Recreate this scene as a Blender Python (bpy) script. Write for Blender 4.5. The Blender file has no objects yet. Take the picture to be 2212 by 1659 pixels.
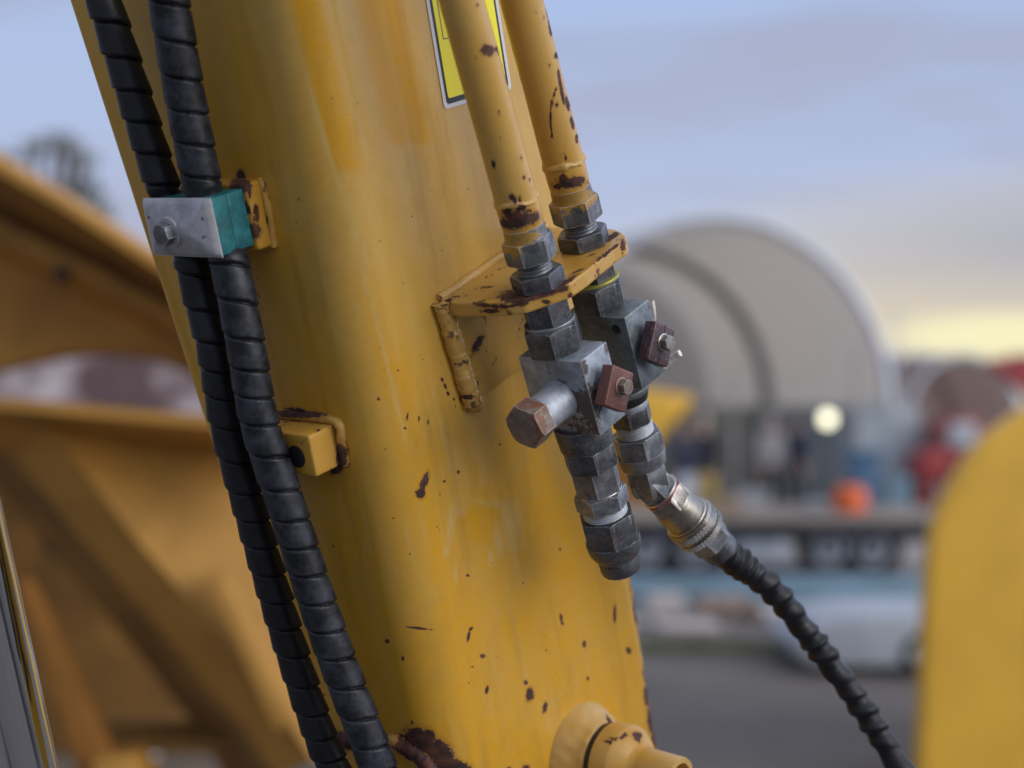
import bpy, bmesh, math, random
import numpy as np
from mathutils import Vector, Matrix, noise as mnoise
random.seed(4); rng = np.random.default_rng(4)
S = bpy.context.scene
COL = S.collection

# ------------------------------------------------------------------ camera, sky, sun, exposure
F, CX, CY = 3700.0, 1106.0, 829.5          # focal length in units of a 2212 wide picture
HZ = 905.0                                 # horizon row
PITCH = math.atan((HZ - CY) / F)
CAMZ = 1.70
cam_d = bpy.data.cameras.new('camera'); cam = bpy.data.objects.new('camera', cam_d); COL.objects.link(cam)
cam.location = (0, 0, CAMZ); cam.rotation_euler = (math.pi/2 + PITCH, 0, 0)
cam_d.sensor_width = 36; cam_d.lens = 36 * F / 2212.0
cam_d.clip_start = .05; cam_d.clip_end = 3000
cam_d.dof.use_dof = True; cam_d.dof.focus_distance = 1.425
cam_d.dof.aperture_fstop = (cam_d.lens/1000) / .0220
S.camera = cam
RC = np.array(Matrix.Rotation(math.pi/2 + PITCH, 3, 'X'))
C0 = np.array([0, 0, CAMZ])

w = bpy.data.worlds.new('World'); S.world = w; w.use_nodes = True
nt = w.node_tree; nt.nodes.clear()
SUN_EL, SUN_AZ = math.radians(22), math.radians(126)   # azimuth clockwise from +Y (the view direction)
def wn(t, **k):
    n = nt.nodes.new(t)
    for a, b in k.items(): setattr(n, a, b)
    return n
L = nt.links.new
def wmath(op, a, b=None, clamp=False):
    n = wn('ShaderNodeMath', operation=op, use_clamp=clamp)
    for i, v in enumerate((a, b)):
        if v is None: continue
        if isinstance(v, (int, float)): n.inputs[i].default_value = v
        else: L(v, n.inputs[i])
    return n.outputs[0]
def wramp(fac, stops):
    n = wn('ShaderNodeValToRGB'); cr = n.color_ramp
    while len(cr.elements) < len(stops): cr.elements.new(.5)
    for e, (p, c) in zip(cr.elements, stops): e.position = p; e.color = (*c, 1)
    L(fac, n.inputs[0]); return n.outputs[0]
def wmix(f, a, b):
    n = wn('ShaderNodeMix', data_type='RGBA'); 
    for s, v in ((n.inputs[0], f), (n.inputs[6], a), (n.inputs[7], b)):
        if isinstance(v, (int, float)): s.default_value = v
        elif isinstance(v, tuple): s.default_value = (*v, 1)
        else: L(v, s)
    return n.outputs[2]
tc = wn('ShaderNodeTexCoord'); sep = wn('ShaderNodeSeparateXYZ'); L(tc.outputs['Generated'], sep.inputs[0])
X, Y, Z = sep.outputs
mp = wn('ShaderNodeMapping'); mp.inputs['Scale'].default_value = (2.2, 2.2, 11); L(tc.outputs['Generated'], mp.inputs[0])
n1 = wn('ShaderNodeTexNoise'); n1.inputs['Scale'].default_value = 1.3; n1.inputs['Detail'].default_value = 5; L(mp.outputs[0], n1.inputs[0])
mp.inputs['Scale'].default_value = (2.6, 2.6, 17); mp.inputs['Location'].default_value = (.4, 0, .35)
base = wramp(Z, [(0, (.62,.62,.66)), (.06, (.58,.62,.72)), (.13, (.47,.54,.76)), (.25, (.43,.55,.83)), (.6, (.66,.72,.90)), (1, (.92,.94,1.0))])
dark = wmath('MULTIPLY', wmath('SUBTRACT', n1.outputs[0], .43, True), 5.0, True)
base = wmix(wmath('MULTIPLY', dark, .72), base, (.40, .41, .55))
# warm break in the cloud low on the right, where the sun went behind the cloud
def blob(ax, az, sx, sz):
    a = wmath('DIVIDE', wmath('SUBTRACT', X, ax), sx); b = wmath('DIVIDE', wmath('SUBTRACT', Z, az), sz)
    d = wmath('SQRT', wmath('ADD', wmath('MULTIPLY', a, a), wmath('MULTIPLY', b, b)))
    front = wmath('GREATER_THAN', Y, 0.0)
    return wmath('MULTIPLY', wmath('SUBTRACT', 1.0, d, True), front)
g1 = wmath('MULTIPLY', blob(.32, .055, .34, .095), 1.5, True)
base = wmix(g1, base, (.70, .62, .51))
g2 = wmath('MULTIPLY', wmath('MULTIPLY', blob(.275, .0465, .085, .0175), 1.8, True), 1.0)
base = wmix(g2, base, (1.0, .93, .58))
g3 = wmath('MULTIPLY', blob(.33, .098, .20, .040), 1.2, True)
base = wmix(wmath('MULTIPLY', g3, .75), base, (.40, .41, .52))
# unseen sky dimmed behind left to darken left faces, brightened to the right
DX = wmath('ADD', wmath('MULTIPLY', X, .72), wmath('MULTIPLY', Y, .69))
side = wn('ShaderNodeMapRange', interpolation_type='SMOOTHSTEP'); L(DX, side.inputs[0]); side.inputs[1].default_value = -.95; side.inputs[2].default_value = .05; side.inputs[3].default_value = .74; side.inputs[4].default_value = 1.0
sid2 = wn('ShaderNodeMapRange', interpolation_type='SMOOTHSTEP'); L(X, sid2.inputs[0]); sid2.inputs[1].default_value = .3; sid2.inputs[2].default_value = 1.0; sid2.inputs[3].default_value = 1.0; sid2.inputs[4].default_value = 2.3
vm = wn('ShaderNodeVectorMath', operation='SCALE'); L(base, vm.inputs[0]); L(wmath('MULTIPLY', side.outputs[0], sid2.outputs[0]), vm.inputs['Scale']); base = vm.outputs[0]
bg1 = wn('ShaderNodeBackground'); L(base, bg1.inputs[0]); bg1.inputs[1].default_value = 1.0
sky = wn('ShaderNodeTexSky', sky_type='NISHITA'); sky.sun_disc = False; sky.sun_elevation = SUN_EL; sky.sun_rotation = SUN_AZ
bg2 = wn('ShaderNodeBackground'); L(sky.outputs[0], bg2.inputs[0]); bg2.inputs[1].default_value = .1
ms = wn('ShaderNodeMixShader'); ms.inputs[0].default_value = .92; L(bg2.outputs[0], ms.inputs[1]); L(bg1.outputs[0], ms.inputs[2])
wo = wn('ShaderNodeOutputWorld'); L(ms.outputs[0], wo.inputs[0])

sd = bpy.data.lights.new('sun', 'SUN'); so = bpy.data.objects.new('sun', sd); COL.objects.link(so)
sd.energy = 1.5; sd.angle = math.radians(45); sd.color = (1, .93, .82)
sv = Vector((math.sin(SUN_AZ)*math.cos(SUN_EL), math.cos(SUN_AZ)*math.cos(SUN_EL), math.sin(SUN_EL)))
so.rotation_euler = (-sv).to_track_quat('-Z', 'Y').to_euler(); so.location = sv * 20
S.view_settings.view_transform = 'Standard'; S.view_settings.look = 'None'
S.view_settings.exposure = 0.0; S.view_settings.gamma = 1.0; S.view_settings.use_curve_mapping = False

# ------------------------------------------------------------------ projection helpers
def ray(x, y): return RC @ np.array([(x-CX)/F, -(y-CY)/F, -1.0])
def W(x, y, d): return C0 + ray(x, y) * d
def BG(x, y, D):                                   # far things: level coordinates at distance D
    return np.array([(x-CX)/F*D, D, CAMZ + (HZ-y)/F*D])
def project(P):
    q = (np.asarray(P) - C0) @ RC
    return np.stack([CX - F*q[..., 0]/q[..., 2], CY + F*q[..., 1]/q[..., 2]], -1)
def hit(x, y, O, n):
    r = ray(x, y); return C0 + r * (np.dot(O - C0, n) / np.dot(r, n))

# boom frame (fitted to the photograph): a runs down the boom, c across its right face away from us, n out of the right face
def orth(a, c, n):
    u, s, vt = np.linalg.svd(np.array([a, c, n])); return u @ vt
fr = orth([.1582,-.9449,-.2865], [.6348,.3196,-.7035], [.7563,-.0706,.6504]) @ RC.T
A_, C_, N_ = fr
PH = .1562
AB = A_*math.cos(PH) + C_*math.sin(PH); CB = -A_*math.sin(PH) + C_*math.cos(PH); NB = N_
O_ = W(762, 600, 1.335)
def B(c, n, u): return O_ + C_*c + N_*n - A_*u
def inv(P): d = np.asarray(P) - O_; return np.array([d @ C_, d @ N_, -(d @ A_)])
def on2(x, y, h=0): return hit(x, y, O_ + N_*h, N_)
def on1(x, y, h=0): return hit(x, y, O_ - C_*h, C_)

# ------------------------------------------------------------------ object helpers
def thing(name, label, cat, loc, group=None):
    o = bpy.data.objects.new(name, None); COL.objects.link(o); o.location = tuple(loc); o.empty_display_size = .05
    o['label'] = label; o['category'] = cat
    if group: o['group'] = group
    return o
def rootloc(p):
    while p.parent: p = p.parent
    return np.array(p.location)
def mk(name, V, Fc, mat, parent=None, angle=35, smooth=True, attrs=None, kind=None):
    V = np.asarray(V, float)
    Vl = V - (rootloc(parent) if parent is not None else 0)
    me = bpy.data.meshes.new(name); me.from_pydata(Vl.tolist(), [], Fc if isinstance(Fc, list) else Fc.tolist())
    me.validate()
    if smooth:
        me.polygons.foreach_set('use_smooth', [True]*len(me.polygons)); me.set_sharp_from_angle(angle=math.radians(angle))
    for k, v in (attrs or {}).items():
        at = me.attributes.new(k, 'FLOAT', 'POINT'); at.data.foreach_set('value', np.asarray(v, 'f'))
    for m in (mat if isinstance(mat, (list, tuple)) else [mat]): me.materials.append(m)
    o = bpy.data.objects.new(name, me); COL.objects.link(o)
    if parent is not None: o.parent = parent
    if kind: o['kind'] = kind
    return o
def solo(o, label, cat, group=None):
    o['label'] = label; o['category'] = cat
    if group: o['group'] = group
    return o
def field(V, spots):
    """paint marks: 1 in the middle of a mark, .5 on its rim, 0 away from it"""
    p = project(V); f = np.zeros(len(p))
    for s in spots:
        x, y, rx, ry = s[:4]; an = math.radians(s[4]) if len(s) > 4 else 0
        dx, dy = p[:, 0]-x, p[:, 1]-y
        u = (dx*math.cos(an) + dy*math.sin(an))/rx; v = (-dx*math.sin(an) + dy*math.cos(an))/ry
        f = np.maximum(f, 1 - .5*np.sqrt(u*u + v*v))
    return np.clip(f, 0, 1)
def line(pts, wd):
    out = []
    for (x0, y0), (x1, y1) in zip(pts, pts[1:]):
        L_ = math.hypot(x1-x0, y1-y0); an = math.degrees(math.atan2(y1-y0, x1-x0))
        k = max(1, int(L_/(wd*3)))
        for i in range(k):
            t = (i+.5)/k; out.append((x0+(x1-x0)*t + random.uniform(-.3,.3)*wd, y0+(y1-y0)*t + random.uniform(-.3,.3)*wd, L_/k*.62, wd*random.uniform(.7,1.25), an))
    return out
def grid_faces(nr, nc, wrap=False):
    r = np.arange(nr-1)[:, None]; c = np.arange(nc if wrap else nc-1)[None, :]
    a = r*nc + c; b = r*nc + (c+1) % nc
    return np.stack([a, b, b+nc, a+nc], -1).reshape(-1, 4)
def perp(d):
    d = np.asarray(d)/np.linalg.norm(d); h = np.array([0, 0, 1.]) if abs(d[2]) < .9 else np.array([1., 0, 0])
    e = np.cross(h, d); e /= np.linalg.norm(e); return e, np.cross(d, e)
def lathe(O, d, prof, segs=48, hexr=None, roll=0, e1=None):
    """prof: list of (r, t) along d; closed at the ends where r == 0"""
    d = np.asarray(d)/np.linalg.norm(d)
    if e1 is None: e, f = perp(d)
    else:
        e = e1 - d*np.dot(e1, d); e /= np.linalg.norm(e); f = np.cross(d, e)
    th = np.arange(segs)/segs*2*math.pi
    V = []
    for r, t in prof:
        rr = r(th) if callable(r) else np.full(segs, r); tt = t(th) if callable(t) else np.full(segs, t)
        V.append(np.asarray(O) + d*tt[:, None] + e*(rr*np.cos(th+roll))[:, None] + f*(rr*np.sin(th+roll))[:, None])
    V = np.concatenate(V); Fc = grid_faces(len(prof), segs, True).tolist()
    n = len(prof)
    Fc.append(list(range(segs))[::-1]); Fc.append([(n-1)*segs+i for i in range(segs)])
    return V, Fc
def cylp(t0, t1, r0, r1=None, b=.0008):
    r1 = r0 if r1 is None else r1
    return [(r0-b, t0), (r0-b*.3, t0+b*.3), (r0, t0+b), (r1, t1-b), (r1-b*.3, t1-b*.3), (r1-b, t1)]
def hexr(R): return lambda th: R*math.cos(math.pi/6)/np.cos((th % (math.pi/3)) - math.pi/6)
def hexp(t0, t1, R, ch=.9, top=True, bot=True):
    """hexagon nut with turned corner chamfers"""
    ra = R*ch; hr = hexr(R)
    def cut(th): return np.maximum(hr(th)-ra, 0)*.58
    p = []
    if bot: p += [(lambda th: np.minimum(hr(th), ra)*.995, t0), (lambda th: hr(th)*.998, lambda th: t0 + .0002 + cut(th))]
    else: p += [(lambda th: hr(th), t0)]
    if top: p += [(lambda th: hr(th)*.998, lambda th: t1 - .0002 - cut(th)), (lambda th: np.minimum(hr(th), ra)*.995, t1)]
    else: p += [(lambda th: hr(th), t1)]
    return p
def threadp(t0, t1, r, pitch=.0018):
    p = [(r-.0009, t0)]; k = int((t1-t0)/pitch)
    for i in range(k):
        a = t0 + (t1-t0)*(i+.25)/k; b = t0 + (t1-t0)*(i+.75)/k
        p += [(r, a), (r-.0009, b)]
    p.append((r-.0009, t1)); return p
def knurl(t0, t1, r):
    k = 14; out = []
    for i in range(k+1):
        t = t0+(t1-t0)*i/k
        out.append((lambda th, i=i: r + .00035*np.sign(np.sin(40*th + i*.9)) , t))
    return out
def prism(O, ex, ey, ez, outline, h, bevel=.0, seg=2):
    """outline in (ex,ey) coordinates extruded 0..h along ez, edges bevelled"""
    bm = bmesh.new()
    vs = [bm.verts.new(tuple(np.asarray(O) + ex*p[0] + ey*p[1])) for p in outline]
    f = bm.faces.new(vs); r = bmesh.ops.extrude_face_region(bm, geom=[f])
    for v in r['geom']:
        if isinstance(v, bmesh.types.BMVert): v.co += Vector(tuple(ez*h))
    bmesh.ops.recalc_face_normals(bm, faces=bm.faces[:])
    if bevel: bmesh.ops.bevel(bm, geom=bm.edges[:], offset=bevel, segments=seg, profile=.5, affect='EDGES', clamp_overlap=True)
    V = [tuple(v.co) for v in bm.verts]; bm.verts.index_update()
    Fc = [[v.index for v in f.verts] for f in bm.faces]; bm.free(); return V, Fc
def rect(x0, y0, x1, y1): return [(x0, y0), (x1, y0), (x1, y1), (x0, y1)]
def dense(V, Fc, cuts):
    bm = bmesh.new(); vs = [bm.verts.new(v) for v in V]
    for f in Fc: bm.faces.new([vs[i] for i in f])
    for _ in range(cuts):
        bmesh.ops.triangulate(bm, faces=bm.faces[:]); bmesh.ops.subdivide_edges(bm, edges=bm.edges[:], cuts=1, use_grid_fill=True)
    bm.verts.index_update(); V2 = [tuple(v.co) for v in bm.verts]; F2 = [[v.index for v in f.verts] for f in bm.faces]; bm.free()
    return np.array(V2), F2
def join(*VF):
    V = []; Fc = []
    for v, f in VF:
        k = len(V); V += [tuple(p) for p in v]; Fc += [[i+k for i in q] for q in f]
    return np.array(V), Fc
def catmull(P, step):
    P = np.asarray(P, float); P = np.vstack([2*P[0]-P[1], P, 2*P[-1]-P[-2]]); out = []
    for i in range(1, len(P)-2):
        t = np.linspace(0, 1, 60, endpoint=False)[:, None]
        a, b, c, d = P[i-1:i+3]
        out.append(.5*((2*b) + (c-a)*t + (2*a-5*b+4*c-d)*t*t + (3*b-a-3*c+d)*t**3))
    out.append(P[-2][None]); Q = np.vstack(out)
    s = np.r_[0, np.cumsum(np.linalg.norm(np.diff(Q, axis=0), axis=1))]
    n = max(2, int(s[-1]/step)); ss = np.linspace(0, s[-1], n)
    return np.stack([np.interp(ss, s, Q[:, k]) for k in range(3)], 1), ss
def sweep(path, s, rf, segs=32, e0=None):
    T = np.gradient(path, axis=0); T /= np.linalg.norm(T, axis=1)[:, None]
    e = perp(T[0])[0] if e0 is None else e0
    E_ = []
    for t in T:
        e = e - t*np.dot(e, t); e = e/np.linalg.norm(e); E_.append(e)
    E_ = np.array(E_); Fv = np.cross(T, E_)
    th = np.arange(segs)/segs*2*math.pi
    R = rf(s[:, None], th[None, :]) * np.ones((len(s), segs))
    V = path[:, None] + E_[:, None]*(R*np.cos(th))[..., None] + Fv[:, None]*(R*np.sin(th))[..., None]
    Fc = grid_faces(len(s), segs, True).tolist()
    Fc.append(list(range(segs))[::-1]); Fc.append([(len(s)-1)*segs+i for i in range(segs)])
    return V.reshape(-1, 3), Fc
def vnoise(V, sc, seed=0):
    return np.array([mnoise.noise(Vector((v[0]*sc+seed, v[1]*sc, v[2]*sc))) for v in V])
def bead(name, pts, r, parent, mat, pitch=.006, seed=0, attrs=None, flat=1.0):
    P, s = catmull(pts, .0016)
    ph = seed*1.7
    def rf(s_, th):
        q = (s_ + .0012*np.cos(th) + .0009*np.sin(s_*310+ph))/pitch
        return r*(.90 + .11*np.abs(np.sin(math.pi*q*1.7)) + .05*np.sin(s_*173+ph) + .03*np.sin(s_*611+ph*2))
    V, Fc = sweep(P, s, rf, 14); V = V + (.32*r*vnoise(V, 130, seed))[:, None]*np.array([.5, -.6, .5]) + (.16*r*vnoise(V, 420, seed+3))[:, None]*np.array([-.5, -.5, .6])
    sp = attrs if attrs is not None else []
    return mk(name, V, Fc, mat, parent, 80, attrs={'rust': field(V, sp) if sp else np.zeros(len(V)), 'chalk': np.full(len(V), .6)})

# ------------------------------------------------------------------ materials
class NT:
    def __init__(s, name):
        s.m = bpy.data.materials.new(name); s.m.use_nodes = True; s.t = s.m.node_tree; s.t.nodes.clear()
        s.o = s.n('ShaderNodeOutputMaterial'); s.b = s.n('ShaderNodeBsdfPrincipled'); s.t.links.new(s.b.outputs[0], s.o.inputs[0])
        s.tc = s.n('ShaderNodeTexCoord')
    def n(s, t, **k):
        n = s.t.nodes.new(t)
        for a, b in k.items(): setattr(n, a, b)
        return n
    def set(s, sock, v):
        if isinstance(v, (int, float)): sock.default_value = v
        elif isinstance(v, tuple): sock.default_value = (*v, 1) if len(v) == 3 and sock.type == 'RGBA' else v
        else: s.t.links.new(v, sock)
    def math(s, op, a, b=0, clamp=False):
        n = s.n('ShaderNodeMath', operation=op, use_clamp=clamp); s.set(n.inputs[0], a); s.set(n.inputs[1], b); return n.outputs[0]
    def noise(s, scale, detail=4, rough=.55, stretch=None, off=0, dist=0):
        mp = s.n('ShaderNodeMapping'); s.t.links.new(s.tc.outputs['Object'], mp.inputs[0])
        if stretch: mp.inputs['Scale'].default_value = stretch
        mp.inputs['Location'].default_value = (off, off*.7, off*1.3)
        n = s.n('ShaderNodeTexNoise'); n.inputs['Scale'].default_value = scale; n.inputs['Detail'].default_value = detail
        n.inputs['Roughness'].default_value = rough; n.inputs['Distortion'].default_value = dist
        s.t.links.new(mp.outputs[0], n.inputs[0]); return n.outputs[0]
    def attr(s, name):
        return s.n('ShaderNodeAttribute', attribute_name=name).outputs['Fac']
    def mr(s, v, a, b, c=0., d=1.):
        n = s.n('ShaderNodeMapRange'); n.clamp = True
        for i, q in enumerate((v, a, b, c, d)): s.set(n.inputs[i], q)
        return n.outputs[0]
    def mix(s, f, a, b):
        n = s.n('ShaderNodeMix', data_type='RGBA'); s.set(n.inputs[0], f); s.set(n.inputs[6], a); s.set(n.inputs[7], b); return n.outputs[2]
    def bump(s, h, dist, strength=1.):
        n = s.n('ShaderNodeBump'); n.inputs['Distance'].default_value = dist; n.inputs['Strength'].default_value = strength
        s.set(n.inputs['Height'], h); s.t.links.new(n.outputs[0], s.b.inputs['Normal'])
    def out(s, **k):
        for a, b in k.items(): s.set(s.b.inputs[a.replace('_', ' ')], b)
        return s.m
def paint(name, sat=(.64,.325,.010), fad=(.60,.395,.11), speck=.5, rough=.38, rustamt=0., chalk0=0.):
    t = NT(name)
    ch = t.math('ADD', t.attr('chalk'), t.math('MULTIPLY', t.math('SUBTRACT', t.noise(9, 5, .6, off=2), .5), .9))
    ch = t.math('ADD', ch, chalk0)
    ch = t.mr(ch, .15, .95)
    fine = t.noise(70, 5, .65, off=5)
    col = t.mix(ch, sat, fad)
    col = t.mix(t.mr(fine, .35, .75, 0, .35), col, t.mix(.5, (.36,.17,.02), fad))
    col = t.mix(t.mr(t.noise(650, 2, .7, off=21), .35, .7, 0, .22), col, (.40,.22,.03))
    sa, ta = t.attr('s'), t.attr('t'); cv_ = t.n('ShaderNodeCombineXYZ'); t.set(cv_.inputs[0], sa); t.set(cv_.inputs[1], t.math('MULTIPLY', ta, .09))
    ns = t.n('ShaderNodeTexNoise'); ns.inputs['Scale'].default_value = 95; ns.inputs['Detail'].default_value = 4; t.t.links.new(cv_.outputs[0], ns.inputs[0])
    on = t.mr(sa, .0001, .0002); strk = t.math('MULTIPLY', t.math('MULTIPLY', t.mr(ns.outputs[0], .5, .78, 0, .38), on), t.mr(t.noise(8, 3, off=31), .38, .6))
    col = t.mix(strk, col, (.60,.44,.20))
    ns2 = t.n('ShaderNodeTexNoise'); ns2.inputs['Scale'].default_value = 40; ns2.inputs['Detail'].default_value = 5; cw = t.n('ShaderNodeVectorMath', operation='ADD'); t.t.links.new(cv_.outputs[0], cw.inputs[0]); cw.inputs[1].default_value = (3, 7, 1); t.t.links.new(cw.outputs[0], ns2.inputs[0])
    col = t.mix(t.math('MULTIPLY', t.mr(ns2.outputs[0], .55, .8, 0, .55), on), col, (.34,.17,.02))
    grime = t.mr(t.noise(22, 6, .7, stretch=(1,1,.35), off=9), .52, .78, 0, .28)
    col = t.mix(grime, col, (.22, .13, .035))
    rn = t.math('MULTIPLY', t.math('SUBTRACT', t.noise(240, 6, .7), .5), .95)
    rm = t.mr(t.math('ADD', t.attr('rust'), rn), .47, .53)
    sp = t.mr(t.noise(170, 2, .5, off=3), .765-.05*speck, .785-.05*speck)
    sp = t.math('MULTIPLY', sp, t.mr(t.noise(11, 2, .5, off=12), .46, .6))
    if rustamt: sp = t.math('MAXIMUM', sp, t.mr(t.noise(60, 6, .7, off=4), .66-rustamt*.25, .69-rustamt*.25))
    allr = t.math('MAXIMUM', rm, t.math('MULTIPLY', sp, .85))
    halo = t.mr(t.math('ADD', t.attr('rust'), t.math('MULTIPLY', rn, .6)), .2, .5, 0, .55)
    col = t.mix(halo, col, (.30, .12, .02))
    rc = t.mix(t.mr(t.noise(120, 4), .35, .7), (.026, .012, .012), (.12, .042, .022))
    col = t.mix(allr, col, rc)
    ro = t.math('ADD', t.mr(fine, .3, .7, rough-.05, rough+.12), t.math('MULTIPLY', allr, .35))
    hb = t.math('SUBTRACT', t.math('ADD', t.math('MULTIPLY', t.noise(260, 3), .14), t.math('MULTIPLY', t.noise(60, 3, off=17), .30)), allr)
    t.bump(hb, .0005, .8)
    return t.out(Base_Color=col, Roughness=ro, Specular_IOR_Level=.45, Coat_Weight=t.math('MULTIPLY', t.math('SUBTRACT', 1., allr), .22), Coat_Roughness=.16)
def steel(name, c1=(.10,.105,.115), c2=(.25,.26,.28), rust=.0, metal=.65, rough=.48, yellow=0., rustc=(.11,.045,.025)):
    t = NT(name)
    m = t.mr(t.noise(70, 6, .7, off=1), .35, .68); col = t.mix(m, c1, c2)
    col = t.mix(t.mr(t.noise(330, 4, .6, off=3), .55, .8, 0, .5), col, (.42, .43, .45))
    rm = t.mr(t.math('ADD', t.noise(45, 6, .72, off=6), rust), .62, .70)
    rm = t.math('MAXIMUM', rm, t.mr(t.math('ADD', t.attr('rust'), t.math('MULTIPLY', t.math('SUBTRACT', t.noise(260, 5), .5), .8)), .45, .55))
    col = t.mix(t.math('MULTIPLY', rm, .9), col, t.mix(t.noise(160, 4), (rustc[0]*.45, rustc[1]*.45, rustc[2]*.6), rustc))
    ym = t.mr(t.math('ADD', t.attr('chalk'), t.math('MULTIPLY', t.math('SUBTRACT', t.noise(210, 4, .6, off=8), .5), 1.3)), .48, .54)
    col = t.mix(ym, col, (.47, .27, .04))
    dirt = t.mr(t.noise(25, 5, .6, off=14), .4, .75, 0, .55); col = t.mix(dirt, col, (.04, .036, .034))
    bv = t.n('ShaderNodeBevel', samples=4); bv.inputs[0].default_value = .0011; ge = t.n('ShaderNodeNewGeometry')
    dp = t.n('ShaderNodeVectorMath', operation='DOT_PRODUCT'); t.t.links.new(bv.outputs[0], dp.inputs[0]); t.t.links.new(ge.outputs['Normal'], dp.inputs[1])
    ew = t.mr(t.math('ADD', t.math('SUBTRACT', 1., dp.outputs['Value']), t.math('MULTIPLY', t.math('SUBTRACT', t.noise(180, 4, off=9), .5), .10)), .015, .06, 0, .75)
    col = t.mix(ew, col, tuple(min(.7, q*1.9+.08) for q in c2))
    any_ = t.math('MAXIMUM', rm, ym)
    t.bump(t.math('ADD', t.noise(300, 4), t.math('MULTIPLY', any_, .6)), .00035, .7)
    return t.out(Base_Color=col, Metallic=t.mr(any_, 0, 1, metal, .05), Roughness=t.mr(t.noise(90, 4, off=5), .3, .7, rough-.1, rough+.15))
def plain(name, col, rough=.6, metal=0., var=.25, scale=8, emit=None, bump=None, **k):
    t = NT(name); d = tuple(c*(1-var) for c in col); h = tuple(min(1, c*(1+var)) for c in col)
    c = t.mix(t.mr(t.noise(scale, 5, .6), .3, .7), d, h)
    if bump: t.bump(t.noise(bump[0], 4), bump[1])
    if emit: t.out(Emission_Color=emit[0], Emission_Strength=emit[1])
    return t.out(Base_Color=c, Roughness=rough, Metallic=metal, **k)
M = {}
M['boom'] = paint('boom_paint', rough=.31)
M['pipe'] = paint('pipe_paint', sat=(.56,.31,.045), fad=(.56,.38,.13), speck=1.0, rough=.34)
M['rusty_yellow'] = paint('rusty_yellow_paint', sat=(.55,.28,.02), fad=(.56,.37,.12), speck=1.2, rustamt=.25)
M['bright_yellow'] = paint('boss_paint', sat=(.52,.26,.02), fad=(.60,.42,.16), speck=.4, rustamt=.0)
M['steel'] = steel('zinc_steel', (.12,.13,.145), (.32,.34,.37))
M['dark_steel'] = steel('dark_phosphate_steel', (.06,.064,.074), (.17,.18,.20), rust=.03, rough=.45)
M['pale_steel'] = steel('pale_zinc_steel', (.36,.40,.46), (.56,.61,.68), rust=-.02, rough=.5, metal=.45)
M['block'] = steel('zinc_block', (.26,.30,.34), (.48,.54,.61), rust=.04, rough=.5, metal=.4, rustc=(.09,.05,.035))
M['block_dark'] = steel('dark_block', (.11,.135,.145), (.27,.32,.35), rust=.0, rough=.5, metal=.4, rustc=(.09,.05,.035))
M['rust_head'] = steel('rusty_plug', (.17,.15,.13), (.30,.25,.2), rust=.12, rough=.5, metal=.35, rustc=(.30,.12,.055))
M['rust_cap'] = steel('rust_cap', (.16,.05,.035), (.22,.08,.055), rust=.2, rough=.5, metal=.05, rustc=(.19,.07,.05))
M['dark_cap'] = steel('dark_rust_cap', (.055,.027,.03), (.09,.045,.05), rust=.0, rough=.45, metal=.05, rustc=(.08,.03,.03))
M['bright'] = steel('bright_steel', (.38,.36,.33), (.62,.60,.56), rust=-.2, rough=.3, metal=.95)
M['coupler'] = steel('coupler_steel', (.26,.24,.20), (.45,.42,.36), rust=-.14, rough=.3, metal=.9)
M['cover'] = steel('clamp_cover', (.42,.42,.46), (.60,.60,.65), rust=-.08, rough=.55, metal=.35)
def hosemat(name, c1, c2, dust):
    t = NT(name)
    col = t.mix(t.mr(t.noise(55, 6, .7), .42, .72, 0, dust), c1, c2)
    col = t.mix(t.mr(t.noise(260, 3, off=4), .6, .8, 0, .35), col, c2)
    t.bump(t.noise(220, 5), .0003, .6)
    return t.out(Base_Color=col, Roughness=t.mr(t.noise(70, 4, off=2), .3, .7, .36, .60), Specular_IOR_Level=.42)
M['hose'] = hosemat('spiral_guard', (.005,.006,.0085), (.052,.062,.085), .8)
M['hose_dark'] = hosemat('spiral_guard_dark', (.005,.0055,.0075), (.018,.020,.027), .6)
M['rubber'] = plain('black_rubber', (.012,.012,.014), .5, scale=60)
t = NT('teal_plastic')
col = t.mix(t.mr(t.noise(60, 6, .7), .38, .66), (.004, .085, .105), (.014, .20, .22))
col = t.mix(t.mr(t.noise(38, 6, .7, off=7), .58, .72, 0, .75), col, (.03, .05, .06))
t.bump(t.noise(160, 5), .0005, .8); M['teal'] = t.out(Base_Color=col, Roughness=.55)
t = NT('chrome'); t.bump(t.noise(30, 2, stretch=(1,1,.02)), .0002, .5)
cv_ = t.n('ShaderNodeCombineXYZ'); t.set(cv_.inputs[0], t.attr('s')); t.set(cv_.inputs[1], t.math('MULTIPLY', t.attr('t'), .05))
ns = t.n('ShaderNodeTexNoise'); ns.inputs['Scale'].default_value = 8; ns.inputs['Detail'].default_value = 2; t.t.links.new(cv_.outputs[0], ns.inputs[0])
M['chrome'] = t.out(Base_Color=t.mix(t.mr(ns.outputs[0], .55, .63), (.80,.84,.90), (.035,.030,.035)), Metallic=1., Roughness=t.mr(t.noise(30, 4, off=3), .35, .65, .04, .12))  # dark streaks are reflections painted into the chrome colour
M['decal_white'] = plain('decal_white', (.62,.64,.66), .4, var=.06)
M['decal_black'] = plain('decal_black', (.015,.015,.018), .4)
M['decal_yellow'] = plain('decal_yellow', (.88,.80,.004), .35, var=.05)
M['red_paint'] = plain('red_marker_paint', (.45,.03,.05), .5)
M['olive_ring'] = plain('brass_washer', (.45,.42,.10), .4, .5)
M['white_nylon'] = plain('white_nylon', (.72,.68,.62), .5, var=.1)
M['hole'] = plain('hole_shade_black', (.008,.008,.009), .7)

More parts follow.
